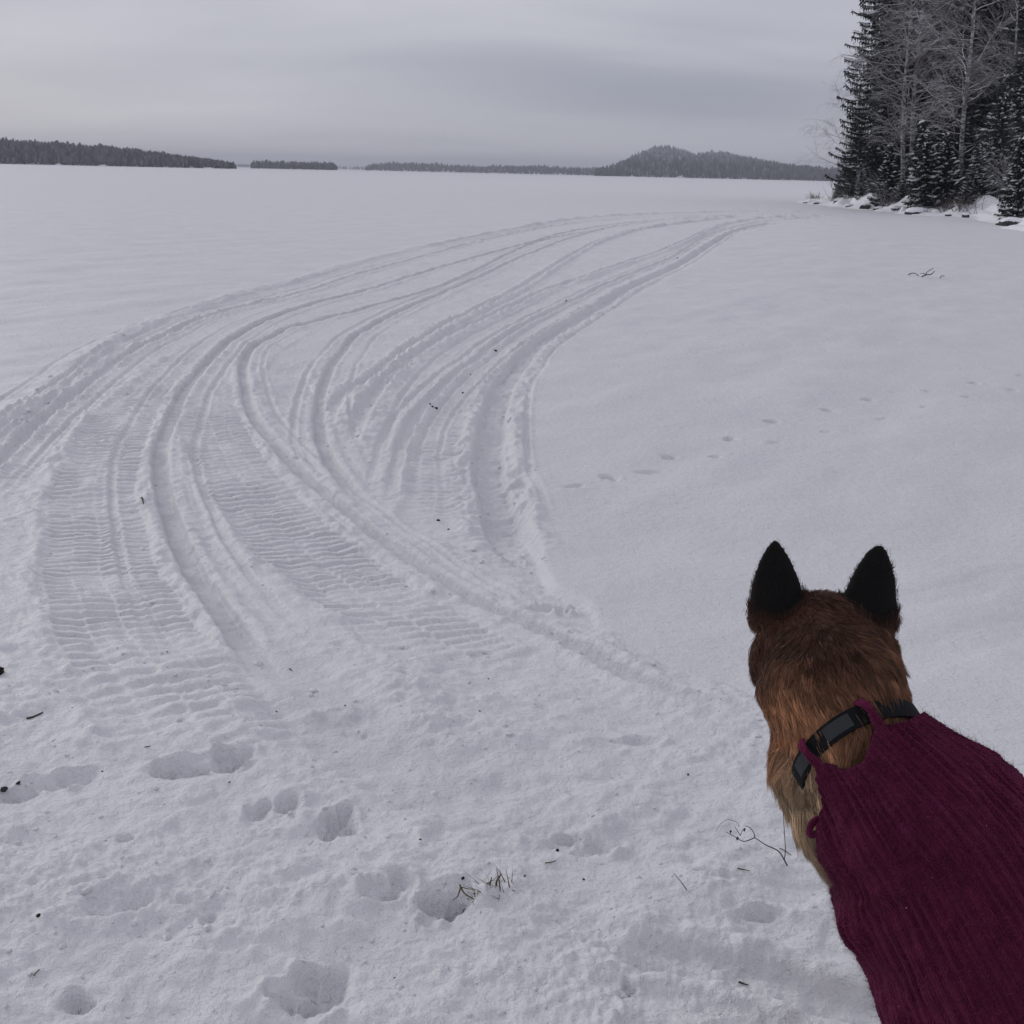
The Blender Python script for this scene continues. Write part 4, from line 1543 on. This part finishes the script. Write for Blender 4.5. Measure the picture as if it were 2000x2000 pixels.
# neck edge: scalloped; it reaches up over the collar at three straps and hangs low at the throat
edge = np.interp(uu, [0, .5, 1.0, 1.22, 1.32, 1.48, 1.75, 2.02, 2.16, 2.28, 2.45, 2.8, 3.2, 3.8, 4.5, 5.7, 2 * math.pi],
                 [.026, .026, .026, .018, .012, .022, .034, .030, .016, .010, .028, .070, .105, .125, .095, .045, .026])
for _ in range(8):
    edge = .25 * np.roll(edge, 1) + .5 * edge + .25 * np.roll(edge, -1)
ARC2 = ARC + edge[None, :] * np.exp(-ARC / .17)
ci = np.clip(ARC2 / sw_arc[-1], 0, 1) * (NV_ - 1)
i_0 = np.clip(ci.astype(int), 0, NV_ - 2)
fr_ = (ci - i_0)[..., None]
lerp = lambda a: a[i_0] * (1 - fr_) + a[i_0 + 1] * fr_
Cg, Ag, Bg = lerp(cen), lerp(A_), lerp(B_)
Rg = (rad_[i_0] * (1 - fr_[..., 0]) + rad_[i_0 + 1] * fr_[..., 0])
NRIB = 74
wv = .25 * vnoise(ARC / .10, U * 2.2, 301) + .10 * vnoise(ARC / .03, U * 6, 302)
ribp = np.cos(NRIB * U + wv * 2.2)
rib = .0020 * np.sign(ribp) * np.abs(ribp) ** .8 * np.clip(.65 + .9 * vnoise(ARC / .07, U * 7, 303), .1, 1.5)
stitch = .0009 * np.cos(2 * math.pi * ARC / .0062 + 1.6 * np.sign(np.sin(NRIB * U))) * (ribp > -.2)
folds = .0100 * vnoise(U * 2.4 + ARC * 3, ARC / .12, 304) + .004 * np.cos(U * 11 + 4 * vnoise(ARC / .2, U, 305)) * np.exp(-ARC / .10)
lump = .017 * np.exp(-((U - 2.95) / .40) ** 2 - (((ARC - .034) - .155) / .045) ** 2) - .005 * np.exp(-((U - 3.0) / .6) ** 2 - (((ARC - .034) - .235) / .030) ** 2) \
    + .016 * np.exp(-((U - .25) / .35) ** 2 - (((ARC - .034) - .20) / .05) ** 2) - .012 * np.exp(-((U - .3) / .4) ** 2 - (((ARC - .034) - .285) / .03) ** 2)
wav = .0022 * vnoise(U * 14, ARC / .018, 306)
Rr = Rg + rib + stitch + folds + lump + wav
PT = Cg + Ag * (Rr * np.cos(U))[..., None] + Bg * (Rr * np.sin(U))[..., None]
INN = Cg + Ag * ((Rg - .012) * np.cos(U))[..., None] + Bg * ((Rg - .012) * np.sin(U))[..., None]
Vs = np.vstack([PT.reshape(-1, 3), INN[:6].reshape(-1, 3)])
F = []
ii_, jj_ = np.meshgrid(np.arange(NV_ - 1), np.arange(NU), indexing='ij')
kk_ = (jj_ + 1) % NU
F1 = np.column_stack([(ii_ * NU + jj_).ravel(), (ii_ * NU + kk_).ravel(), ((ii_ + 1) * NU + kk_).ravel(), ((ii_ + 1) * NU + jj_).ravel()])
o2 = NV_ * NU
i2, j2 = np.meshgrid(np.arange(5), np.arange(NU), indexing='ij')
k2 = (j2 + 1) % NU
Fi = np.column_stack([(o2 + i2 * NU + k2).ravel(), (o2 + i2 * NU + j2).ravel(), (o2 + (i2 + 1) * NU + j2).ravel(), (o2 + (i2 + 1) * NU + k2).ravel()])
jr = np.arange(NU)
kr = (jr + 1) % NU
Fe = np.column_stack([kr, jr, o2 + jr, o2 + kr])
swm = mesh_np('pullover', Vs, [F1, Fi, Fe])
US = np.mod(U + math.pi / 2, 2 * math.pi)
for nm_, arr in (('ku', US * 116 / (2 * math.pi) + .35 * vnoise(ARC / .05, U * 5, 311)), ('kv', ARC2 / .0068 + .6 * vnoise(U * 9, ARC / .03, 312))):
    at_ = swm.attributes.new(nm_, 'FLOAT', 'POINT')
    at_.data.foreach_set('value', np.concatenate([arr.ravel(), np.zeros(6 * NU)]).astype(np.float32))
m = new_mat('knit', (.055, .006, .022), .95, .1)
nt = m.node_tree
b = nt.nodes['Principled BSDF']
b.inputs['Sheen Weight'].default_value = .25
b.inputs['Sheen Roughness'].default_value = .5
b.inputs['Sheen Tint'].default_value = (.6, .12, .30, 1)


def kmath(op, a, b_=None, c=None):
    n = nt.nodes.new('ShaderNodeMath')
    n.operation = op
    for i, v in enumerate((a, b_, c)):
        if v is None:
            continue
        if isinstance(v, (int, float)):
            n.inputs[i].default_value = v
        else:
            nt.links.new(v, n.inputs[i])
    return n.outputs[0]


ku = nt.nodes.new('ShaderNodeAttribute')
ku.attribute_name = 'ku'
kv = nt.nodes.new('ShaderNodeAttribute')
kv.attribute_name = 'kv'
fx = kmath('ABSOLUTE', kmath('SUBTRACT', kmath('FRACT', ku.outputs['Fac']), .5))
col_h = kmath('SUBTRACT', 1.0, kmath('POWER', kmath('ABSOLUTE', kmath('SUBTRACT', kmath('MULTIPLY', fx, 4.0), 1.0)), 2.0))
leg_h = kmath('ABSOLUTE', kmath('SINE', kmath('MULTIPLY', kmath('MULTIPLY_ADD', fx, 1.6, kv.outputs['Fac']), math.pi)))
wide_h = kmath('COSINE', kmath('MULTIPLY', ku.outputs['Fac'], math.pi))
t = nt.nodes.new('ShaderNodeTexCoord')
n2 = nt.nodes.new('ShaderNodeTexNoise')
n2.inputs['Scale'].default_value = 260
n2.inputs['Detail'].default_value = 4
nt.links.new(t.outputs['Object'], n2.inputs['Vector'])
hgt = kmath('ADD', kmath('MULTIPLY', kmath('MULTIPLY', col_h, leg_h), .75), kmath('ADD', kmath('MULTIPLY', wide_h, 1.0), kmath('MULTIPLY', n2.outputs[0], 1.5)))
bp = nt.nodes.new('ShaderNodeBump')
bp.inputs['Strength'].default_value = .9
bp.inputs['Distance'].default_value = .0055
nt.links.new(hgt, bp.inputs['Height'])
nt.links.new(bp.outputs[0], b.inputs['Normal'])
n = nt.nodes.new('ShaderNodeTexNoise')
n.inputs['Scale'].default_value = 38
n.inputs['Detail'].default_value = 7
n.inputs['Roughness'].default_value = .7
nt.links.new(t.outputs['Object'], n.inputs['Vector'])
r = nt.nodes.new('ShaderNodeValToRGB')
r.color_ramp.elements[0].position = .32
r.color_ramp.elements[0].color = (.064, .0066, .025, 1)
r.color_ramp.elements[1].position = .68
r.color_ramp.elements[1].color = (.140, .0160, .056, 1)
nt.links.new(n.outputs[0], r.inputs[0])
nt.links.new(r.outputs[0], b.inputs['Base Color'])
M['knit'] = m
pull = ob('pullover', swm, M['knit'])
tag(pull, 'burgundy ribbed hand-knitted wool pullover worn by the dog', 'pullover')
# fur roots: faces of the head, neck and throat, weighted by area
npoly = len(dog_me.polygons)
fc = np.empty(npoly * 3, dtype=np.float32)
dog_me.polygons.foreach_get('center', fc)
fc = fc.reshape(-1, 3).astype(float)
fnm = np.empty(npoly * 3, dtype=np.float32)
dog_me.polygons.foreach_get('normal', fnm)
fnm = fnm.reshape(-1, 3).astype(float)
fa = np.empty(npoly, dtype=np.float32)
dog_me.polygons.foreach_get('area', fa)
seg = NECK[5] - NECK[0]
tn = ((fc - NECK[0]) @ seg) / (seg @ seg)
hairy = (fc[:, 2] > DOGZ + .28) & (tn < .95)
ci_ = np.empty(npoly, dtype=int)
cen_s = cen[::6]
for k in range(0, npoly, 4000):
    ci_[k:k + 4000] = ((fc[k:k + 4000, None, :] - cen_s[None]) ** 2).sum(-1).argmin(1)
rel = fc - cen_s[ci_]
uf = np.mod(np.arctan2(np.sum(rel * B_[::6][ci_], axis=1), np.sum(rel * A_[::6][ci_], axis=1)), 2 * math.pi)
af = arc[::6][ci_] + np.sum(rel * tg[::6][ci_], axis=1)
hairy &= af < np.interp(uf, uu, edge) + .012
wgt = fa * hairy
NH = 90000
pick = rgd.choice(npoly, NH, p=wgt / wgt.sum())
roots = fc[pick] + rgd.normal(size=(NH, 3)) * .0018
nrm = fnm[pick]
flow = np.tile(seg / np.linalg.norm(seg), (NH, 1))
muz = np.clip((roots - HEAD) @ fw / .1, 0, 1)[:, None]
flow = flow * (1 - muz) - fw * muz
flow = flow + np.array([-.15, 0, -.2])
# wind and growth swirl gather the ruff in tufts
sw = np.array([[mnoise.noise(Vector(q) * 16.0), mnoise.noise(Vector(q) * 16.0 + Vector((9, 3, 1))), mnoise.noise(Vector(q) * 16.0 + Vector((2, 8, 5)))] for q in roots])
flow = flow + sw * .95
flow -= nrm * np.sum(flow * nrm, axis=1)[:, None]
flow /= np.linalg.norm(flow, axis=1)[:, None] + 1e-9
col_, len_, ear_ = coat(roots)
# on the ears the hair lies towards the tip
for e in EARC:
    dmin = np.min(np.linalg.norm(roots[:, None] - e[None, :6], axis=2), axis=1)
    sel = (dmin < .05) & (ear_ > .3)
    dr = e[0] - e[5]
    flow[sel] = dr / np.linalg.norm(dr)
col_ = col_ * np.exp(rgd.normal(size=NH) * .28)[:, None]
cdist = (roots - cc0) @ caxis
len_ = len_ * np.where((cdist > .0) & (cdist < .026), .4, 1.0)
agouti = (rgd.random(NH) < .09) & (ear_ < .2)
col_[agouti] *= .35
pale = (rgd.random(NH) < .08) & (ear_ < .2)
col_[pale] = col_[pale] * .5 + np.array([.25, .17, .11]) * .5
len_ = len_ * rgd.uniform(.65, 1.15, NH)
fur = hair('fur', roots, flow, nrm, len_, np.clip(col_, .002, 1), .00032, M['dog_fur'], dog, 5, .35, 5, .30, 2400)

# fuzz of the wool
idx = rgd.integers(0, NV_ * NU, 26000)
fr0 = PT.reshape(-1, 3)[idx]
fn0 = fr0 - Cg.reshape(-1, 3)[idx]
fn0 /= np.linalg.norm(fn0, axis=1)[:, None]
fd0 = rgd.normal(size=(len(idx), 3))
fd0 -= fn0 * np.sum(fd0 * fn0, axis=1)[:, None]
fd0 /= np.linalg.norm(fd0, axis=1)[:, None]
fcol = np.array([.10, .014, .042]) * np.exp(rgd.normal(size=(len(idx), 1)) * .4)
hair('wool_fuzz', fr0, fd0, fn0, rgd.uniform(.006, .020, len(idx)), fcol, .00016, M['dog_fur'], pull, 5, 1.2, 9, .45)
# straps over the collar, and the loop at the throat
for u0 in (1.30, 2.26):
    j = int(u0 / (2 * math.pi) * NU)
    pts = [PT[10, j] - (PT[10, j] - Cg[10, j]) * .05, PT[4, j], PT[0, j], ring_pt(u0, .115, .004), ring_pt(u0 + .03, .113, -.011), ring_pt(u0 + .05, .103, -.018)]
    sp, _q = spline(np.array(pts), .004)
    tt = np.linspace(0, 1, len(sp))
    mb = MB()
    latu = np.cross(np.gradient(sp, axis=0), sp - cc0)
    latu /= np.linalg.norm(latu, axis=1)[:, None]
    for o_ in (-1, 0, 1):
        mb.tube(sp + latu * (o_ * (.0052 - .0024 * tt) + .0008 * np.sin(tt * 14 + o_ * 2))[:, None], .0030 * (1 + .15 * np.sin(tt * 46 + o_)), 8)
    ob('strap', mb.mesh('strap'), M['knit'], pull)
mb = MB()
lp = [P(1625, 1612, 1.44), P(1600, 1600, 1.43), P(1584, 1612, 1.425), P(1582, 1630, 1.425), P(1596, 1628, 1.425), P(1612, 1610, 1.43), P(1630, 1600, 1.44)]
sp, _q = spline(np.array(lp), .004)
mb.tube(sp, .0052, 8)
ob('loop', mb.mesh('loop'), M['knit'], pull)
# flecks of snow caught in the wool
mb = MB()
for k in range(26):
    i = int(rgd.integers(NV_ // 6, NV_ - 40))
    j = int(rgd.uniform(.3, 3.1) / (2 * math.pi) * NU)
    p = PT[i, j] + (PT[i, j] - Cg[i, j]) / Rr[i, j] * .002
    s_ = rgd.uniform(.0004, .0011)
    q = np.array([[1, 0, 0], [-1, 0, 0], [0, 1, 0], [0, -1, 0], [0, 0, 1], [0, 0, -1]]) * s_ * rgd.uniform(.5, 1.4, (6, 1)) + p
    mb.add(q, [(0, 2, 4), (2, 1, 4), (1, 3, 4), (3, 0, 4), (2, 0, 5), (1, 2, 5), (3, 1, 5), (0, 3, 5)])
o = ob('snow_fleck', mb.mesh('snow_fleck', False), M['snow_clump'], pull)
tag(o, None, None, None, 'stuff')
# ------------------------------------------------------------------ small things on the snow
M['dry_stem'] = new_mat('dry_stem', (.055, .042, .036), .85, .2)
M['dry_grass'] = new_mat('dry_grass', (.14, .10, .055), .85, .15)
vary(M['dry_grass'], (.05, .038, .022), (.20, .15, .085), 40)
M['debris'] = new_mat('debris', (.022, .017, .014), .9, .15)


def stem(mb, pxs, lifts, r_, anchor=None, mi=0):
    """a stalk through photo points, each at a small height above the snow"""
    pts = []
    for (x, y), l in zip(pxs, lifts):
        g = gpz(x, y)
        d = ray(x, y)
        z = g[2] + l
        p = CAMP + (z - CAM_Z) / d[2] * d
        pts.append(p)
    sp, _q = spline(np.array(pts), .006)
    mb.tube(sp, np.linspace(r_, r_ * .6, len(sp)), 5, mi)
    return sp


def upright(mb, base, tipdir, L, r_, rg, bend=.2):
    n = 6
    p = np.array(base, float)
    d = np.array(tipdir, float)
    d /= np.linalg.norm(d)
    pts = [p - d * .02]
    for i in range(n):
        d = d + rg.normal(size=3) * bend * .25 + np.array([0, 0, -bend * .12])
        d /= np.linalg.norm(d)
        pts.append(pts[-1] + d * L / n)
    # flat blade
    V, F = [], []
    side = np.cross(d, [0, 0, 1])
    side = side / (np.linalg.norm(side) + 1e-6)
    for i, q in enumerate(pts):
        w = r_ * (1 - i / (n + .3))
        V += [q + side * w, q - side * w, q + np.array([0, 0, w * .6])]
    for i in range(n):
        for j in range(3):
            k = (j + 1) % 3
            F.append((i * 3 + j, i * 3 + k, i * 3 + 3 + k, i * 3 + 3 + j))
    mb.add(V, F)


# dead weed beside the dog
mb = MB()
stem(mb, [(1542, 1699), (1532, 1680), (1523, 1665), (1513, 1658), (1495, 1650), (1480, 1640), (1474, 1636)], [-.01, .015, .03, .035, .045, .05, .05], .0018)
stem(mb, [(1474, 1636), (1473, 1628), (1468, 1620), (1462, 1615), (1455, 1613)], [.05, .055, .06, .06, .055], .0012)
stem(mb, [(1474, 1636), (1460, 1642), (1450, 1643), (1435, 1634), (1418, 1625)], [.05, .045, .04, .04, .045], .0013)
stem(mb, [(1446, 1632), (1440, 1622), (1435, 1615)], [.04, .05, .06], .0010)
stem(mb, [(1446, 1632), (1450, 1622), (1456, 1618)], [.04, .045, .05], .0009)
stem(mb, [(1444, 1615), (1440, 1607), (1430, 1602), (1420, 1601), (1410, 1607), (1403, 1615), (1398, 1624)], [.05, .055, .05, .045, .03, .015, .0], .0007)
stem(mb, [(1532, 1680), (1534, 1660), (1533, 1640), (1531, 1610), (1529, 1577)], [.015, .05, .09, .15, .21], .0011)
for (x, y, l) in ((1427, 1624, .055), (1454, 1620, .055), (1440, 1638, .045)):
    g = gpz(x, y)
    d = ray(x, y)
    z = g[2] + l
    p = CAMP + (z - CAM_Z) / d[2] * d
    s_ = .0038
    rgq = np.random.default_rng(int(x))
    q = np.array([[1, 0, 0], [-1, 0, 0], [0, 1, 0], [0, -1, 0], [0, 0, 1.8], [0, 0, -1.8]]) * s_ * rgq.uniform(.7, 1.3, (6, 1)) + p
    mb.add(q, [(0, 2, 4), (2, 1, 4), (1, 3, 4), (3, 0, 4), (2, 0, 5), (1, 2, 5), (3, 1, 5), (0, 3, 5)])
o = ob('dead_weed', mb.mesh('dead_weed'), M['dry_stem'])
tag(o, 'thin dead weed stalk with dark seed heads bending over the snow by the dog', 'weed')

rg3 = np.random.default_rng(9)


def tuft(px, py, label, n, L, spread, seed, extra=(), rad0=.0022, lean=(0, 0)):
    rg = np.random.default_rng(seed)
    g = gpz(px, py)
    mb = MB()
    for k in range(n):
        bx, by = g[0] + rg.normal() * spread, g[1] + rg.normal() * spread * .5
        d = np.array([rg.normal() * .55 + lean[0], rg.normal() * .45 + lean[1], rg.uniform(.3, 1.0)])
        upright(mb, (bx, by, zground(bx, by) - .008), d, L * rg.uniform(.35, 1.15), rad0 * rg.uniform(.6, 1.3), rg, .5)
    for (pxs, lifts, r_) in extra:
        stem(mb, pxs, lifts, r_)
    o = ob('grass_tuft', mb.mesh('grass_tuft'), M['dry_grass'])
    return tag(o, label, 'grass tuft')


tuft(918, 1757, 'dark wilted grass clump with a bent stalk at the rim of the footprint', 46, .060, .020, 1,
     [([(900, 1732), (897, 1742), (893, 1752), (885, 1757)], [.05, .04, .02, .0], .002), ([(898, 1728), (905, 1742), (915, 1750), (925, 1756)], [.055, .045, .03, .01], .002), ([(902, 1733), (915, 1736), (927, 1739), (927, 1752)], [.055, .055, .05, .02], .0012)])
tuft(970, 1733, 'brown grass blades standing up out of the snow', 40, .075, .024, 2, [([(969, 1728), (971, 1719), (979, 1707)], [.0, .025, .055], .0026), ([(957, 1727), (960, 1714)], [.0, .04], .002), ([(977, 1740), (974, 1718), (970, 1697)], [.0, .04, .09], .0013)])
tuft(1005, 1742, 'short flattened grass stubble beside the standing blades', 60, .035, .022, 3)
tuft(1282, 1706, 'tiny dark tuft poking through the snow', 12, .022, .010, 4)
tuft(1322, 1728, 'small grass sprout with one long slanted blade', 8, .025, .008, 5, [([(1341, 1738), (1330, 1722), (1316, 1706)], [.0, .02, .035], .0012)])
tuft(1255, 1738, 'sparse stubble patch right of the tiny dark tuft', 22, .02, .014, 6)
tuft(1418, 1795, 'little dry sprig standing near the sledge rut', 5, .035, .012, 7)
tuft(1495, 1795, 'pair of thin upright grass blades by the rut', 4, .05, .006, 8, (), .0012)
tuft(735, 1523, 'two crossed grass blades on the trampled snow', 3, .035, .006, 10, (), .0014)
tuft(1318, 1812, 'small dark weed stub in the beach snow', 7, .018, .008, 11)


def twig(pts, label, r_, lifts=None, group=None, name='twig', cat='twig', mat='dry_stem'):
    mb = MB()
    stem(mb, pts, lifts or [.004] * len(pts), r_)
    o = ob(name, mb.mesh(name), M[mat])
    return tag(o, label, cat, group)


mb = MB()
stem(mb, [(1774, 537), (1779, 534), (1787, 534), (1795, 539)], [.0, .05, .06, .0], .012)
stem(mb, [(1800, 541), (1808, 537), (1818, 536), (1825, 530)], [.0, .05, .08, .16], .014)
stem(mb, [(1808, 537), (1811, 531), (1823, 524)], [.05, .12, .22], .009)
stem(mb, [(1808, 537), (1804, 534), (1797, 534)], [.05, .08, .05], .008)
stem(mb, [(1836, 543), (1839, 539), (1845, 539)], [.0, .05, .03], .009)
o = ob('half_buried_branch', mb.mesh('half_buried_branch'), M['dry_stem'])
tag(o, 'forked bare branch half buried in the untouched snow of the lake', 'branch')
twig([(52, 1403), (65, 1400), (84, 1391)], 'short dark stick lying by the left belt track', .0035)
twig([(283, 1459), (294, 1457)], 'bit of straw above the footprint pair', .0018, None, None, 'straw', 'straw', 'dry_grass')
twig([(66, 1905), (72, 1898), (78, 1893)], 'short slanted straw in the low left beach snow', .0016, None, None, 'straw', 'straw', 'dry_grass')
twig([(1440, 1696), (1452, 1698), (1464, 1701)], 'flat blade of dry grass lying below the dead weed', .0016, None, None, 'straw', 'straw', 'dry_grass')
twig([(1522, 1656), (1534, 1662), (1545, 1670)], 'thin twig crossing behind the upright weed stalk', .0012)
twig([(1443, 1917), (1452, 1921), (1462, 1924)], 'dark bit of stick in the edge of the sledge rut', .002)
twig([(277, 972), (279, 978), (280, 984)], 'small upright dark splinter beside the curved ski groove', .006, [.0, .03, .06])
twig([(1065, 1685), (1076, 1684), (1086, 1681)], 'pale grass straw lying beside a black speck', .0016, None, None, 'straw', 'straw', 'dry_grass')
twig([(565, 1306), (571, 1309)], 'tiny crossed sprig beside the wide belt track', .0022)

def crumb(px, py, s_, label, group, name, mat='debris', cat='debris', seed=0, flat=.6):
    rg = np.random.default_rng(int(px * 7 + py + seed))
    bm_ = bmesh.new()
    bmesh.ops.create_icosphere(bm_, subdivisions=2, radius=1)
    off = Vector(rg.uniform(-30, 30, 3))
    for v in bm_.verts:
        v.co *= 1 + .45 * mnoise.noise(v.co * 1.5 + off)
    me_ = bpy.data.meshes.new(name)
    bm_.to_mesh(me_)
    bm_.free()
    o_ = ob(name, me_, M[mat])
    g = gpz(px, py)
    o_.location = (g[0], g[1], g[2] + s_ * flat * .4)
    o_.scale = (s_, s_ * rg.uniform(.6, 1), s_ * flat)
    o_.rotation_euler[2] = rg.uniform(0, 6)
    return tag(o_, label, cat, group)


for x, y, s_ in ((1089, 1661, .0042), (937, 1389, .0035), (954, 1326, .003), (1344, 1513, .004), (76, 1789, .0055), (200, 1507, .003), (448, 1528, .003), (1140, 1718, .003), (821, 1640, .003), (1025, 1711, .003), (904, 1716, .004), (513, 1143, .004), (540, 1390, .003), (674, 1378, .003), (327, 1276, .003),
                 (770, 1910, .002)):
    crumb(x, y, s_, 'tiny black speck of bark lying on the trampled beach snow', 'bark specks on the beach', 'bark_speck')
for x, y, s_ in ((968, 683, .020), (852, 798, .016), (845, 795, .014), (904, 768, .014), (1106, 592, .018), (856, 1017, .012), (876, 1034, .008), (840, 792, .010), (919, 732, .010), (1114, 610, .012), (1323, 504, .02)):
    crumb(x, y, s_, 'dark crumb of dirt dropped on the right-hand snowmobile track', 'dirt crumbs on the right track', 'dirt_crumb')
crumb(-3, 1316, .020, 'dark rounded clod poking out of the snow by the left belt track', None, 'dark_clod', 'debris', 'clod', 3, .8)
crumb(8, 1543, .010, 'black lump put in for the dark of a small hole at the left of the beach', None, 'hole_shade_and_pebble', 'rock', 'stone', 4)  # added black lump, stands for the shade inside a small hole
crumb(36, 1530, .006, 'small black pebble beside the lump for the dark of the hole', None, 'hole_shade_and_pebble', 'rock', 'stone', 4)

# crumbs of broken snow along the tracks: past counting
tmpl = bmesh.new()
bmesh.ops.create_icosphere(tmpl, subdivisions=1, radius=1)
tv = np.array([v.co[:] for v in tmpl.verts])
tf = np.array([[v.index for v in f.verts] for f in tmpl.faces])
tmpl.free()
VV, FF = [], []
o_ = 0
rgc = np.random.default_rng(31)
lines = [(L_A, .12, 220, .02), (L_B, .16, 150, .014), (L_C, .16, 220, .013), (L_D, .15, 90, .014), (L_E, .15, 130, .018), (L_F, .15, 130, .018), (L_H, .18, 220, .02), (K_1, .32, 150, .011), (K_2, .34, 160, .011), (L_HR, .1, 90, .014)]
for ln, sp_, n_, s0 in lines:
    pts, ss = spline(ln)
    for k in range(n_ // 2):
        i = int(len(pts) * min(.999, rgc.random() ** 1.7))
        if np.linalg.norm(pts[i]) > 22:
            continue
        sg = rgc.choice([-1, 1])
        x, y = pts[i] + rgc.normal(size=2) * .04 + sg * sp_ * rgc.uniform(.5, 1.3) * np.array([.7, .7]) * rgc.choice([-1, 1], 2)
        if abs(math.atan2(x, y)) > rad(33):
            continue
        s_ = .62 * s0 * math.exp(rgc.normal() * .40)
        q = tv * (1 + .35 * rgc.normal(size=(len(tv), 1)).clip(-1, 1)) * s_ * np.array([1, 1, .7]) + np.array([x, y, zground(x, y) - s_ * .1])
        VV.append(q)
        FF.append(tf + o_)
        o_ += len(tv)
for k in range(420):
    p = gpz(rgc.uniform(0, 1600), rgc.uniform(1250, 1990))
    if not inside(np.array([[p[0]]]), np.array([[p[1]]]), POLY)[0, 0]:
        continue
    s_ = .0038 * math.exp(rgc.normal() * .4)
    q = tv * (1 + .35 * rgc.normal(size=(len(tv), 1)).clip(-1, 1)) * s_ * np.array([1, 1, .7]) + np.array([p[0], p[1], p[2] - s_ * .1])
    VV.append(q)
    FF.append(tf + o_)
    o_ += len(tv)
o = ob('snow_crumbs', mesh_np('snow_crumbs', np.vstack(VV), np.vstack(FF)), M['snow'])
tag(o, 'loose crumbs of broken snow along the tracks', 'snow crumbs', None, 'stuff')

# ------------------------------------------------------------------ haze over the lake
hm = bpy.data.materials.new('haze')
hm.use_nodes = True
nt = hm.node_tree
nt.nodes.clear()
vol = nt.nodes.new('ShaderNodeVolumePrincipled')
vol.inputs['Color'].default_value = (.80, .84, .95, 1)
vol.inputs['Density'].default_value = .00028
vol.inputs['Anisotropy'].default_value = .2
out = nt.nodes.new('ShaderNodeOutputMaterial')
nt.links.new(vol.outputs[0], out.inputs['Volume'])
bm = bmesh.new()
bmesh.ops.create_cube(bm, size=1)
me = bpy.data.meshes.new('haze')
bm.to_mesh(me)
bm.free()
hz = ob('haze', me, hm)
hz.scale = (15000, 15000, 75)
hz.location = (0, 0, 75 / 2 - 2)
tag(hz, 'thin cold haze over the lake', None, None, 'stuff')
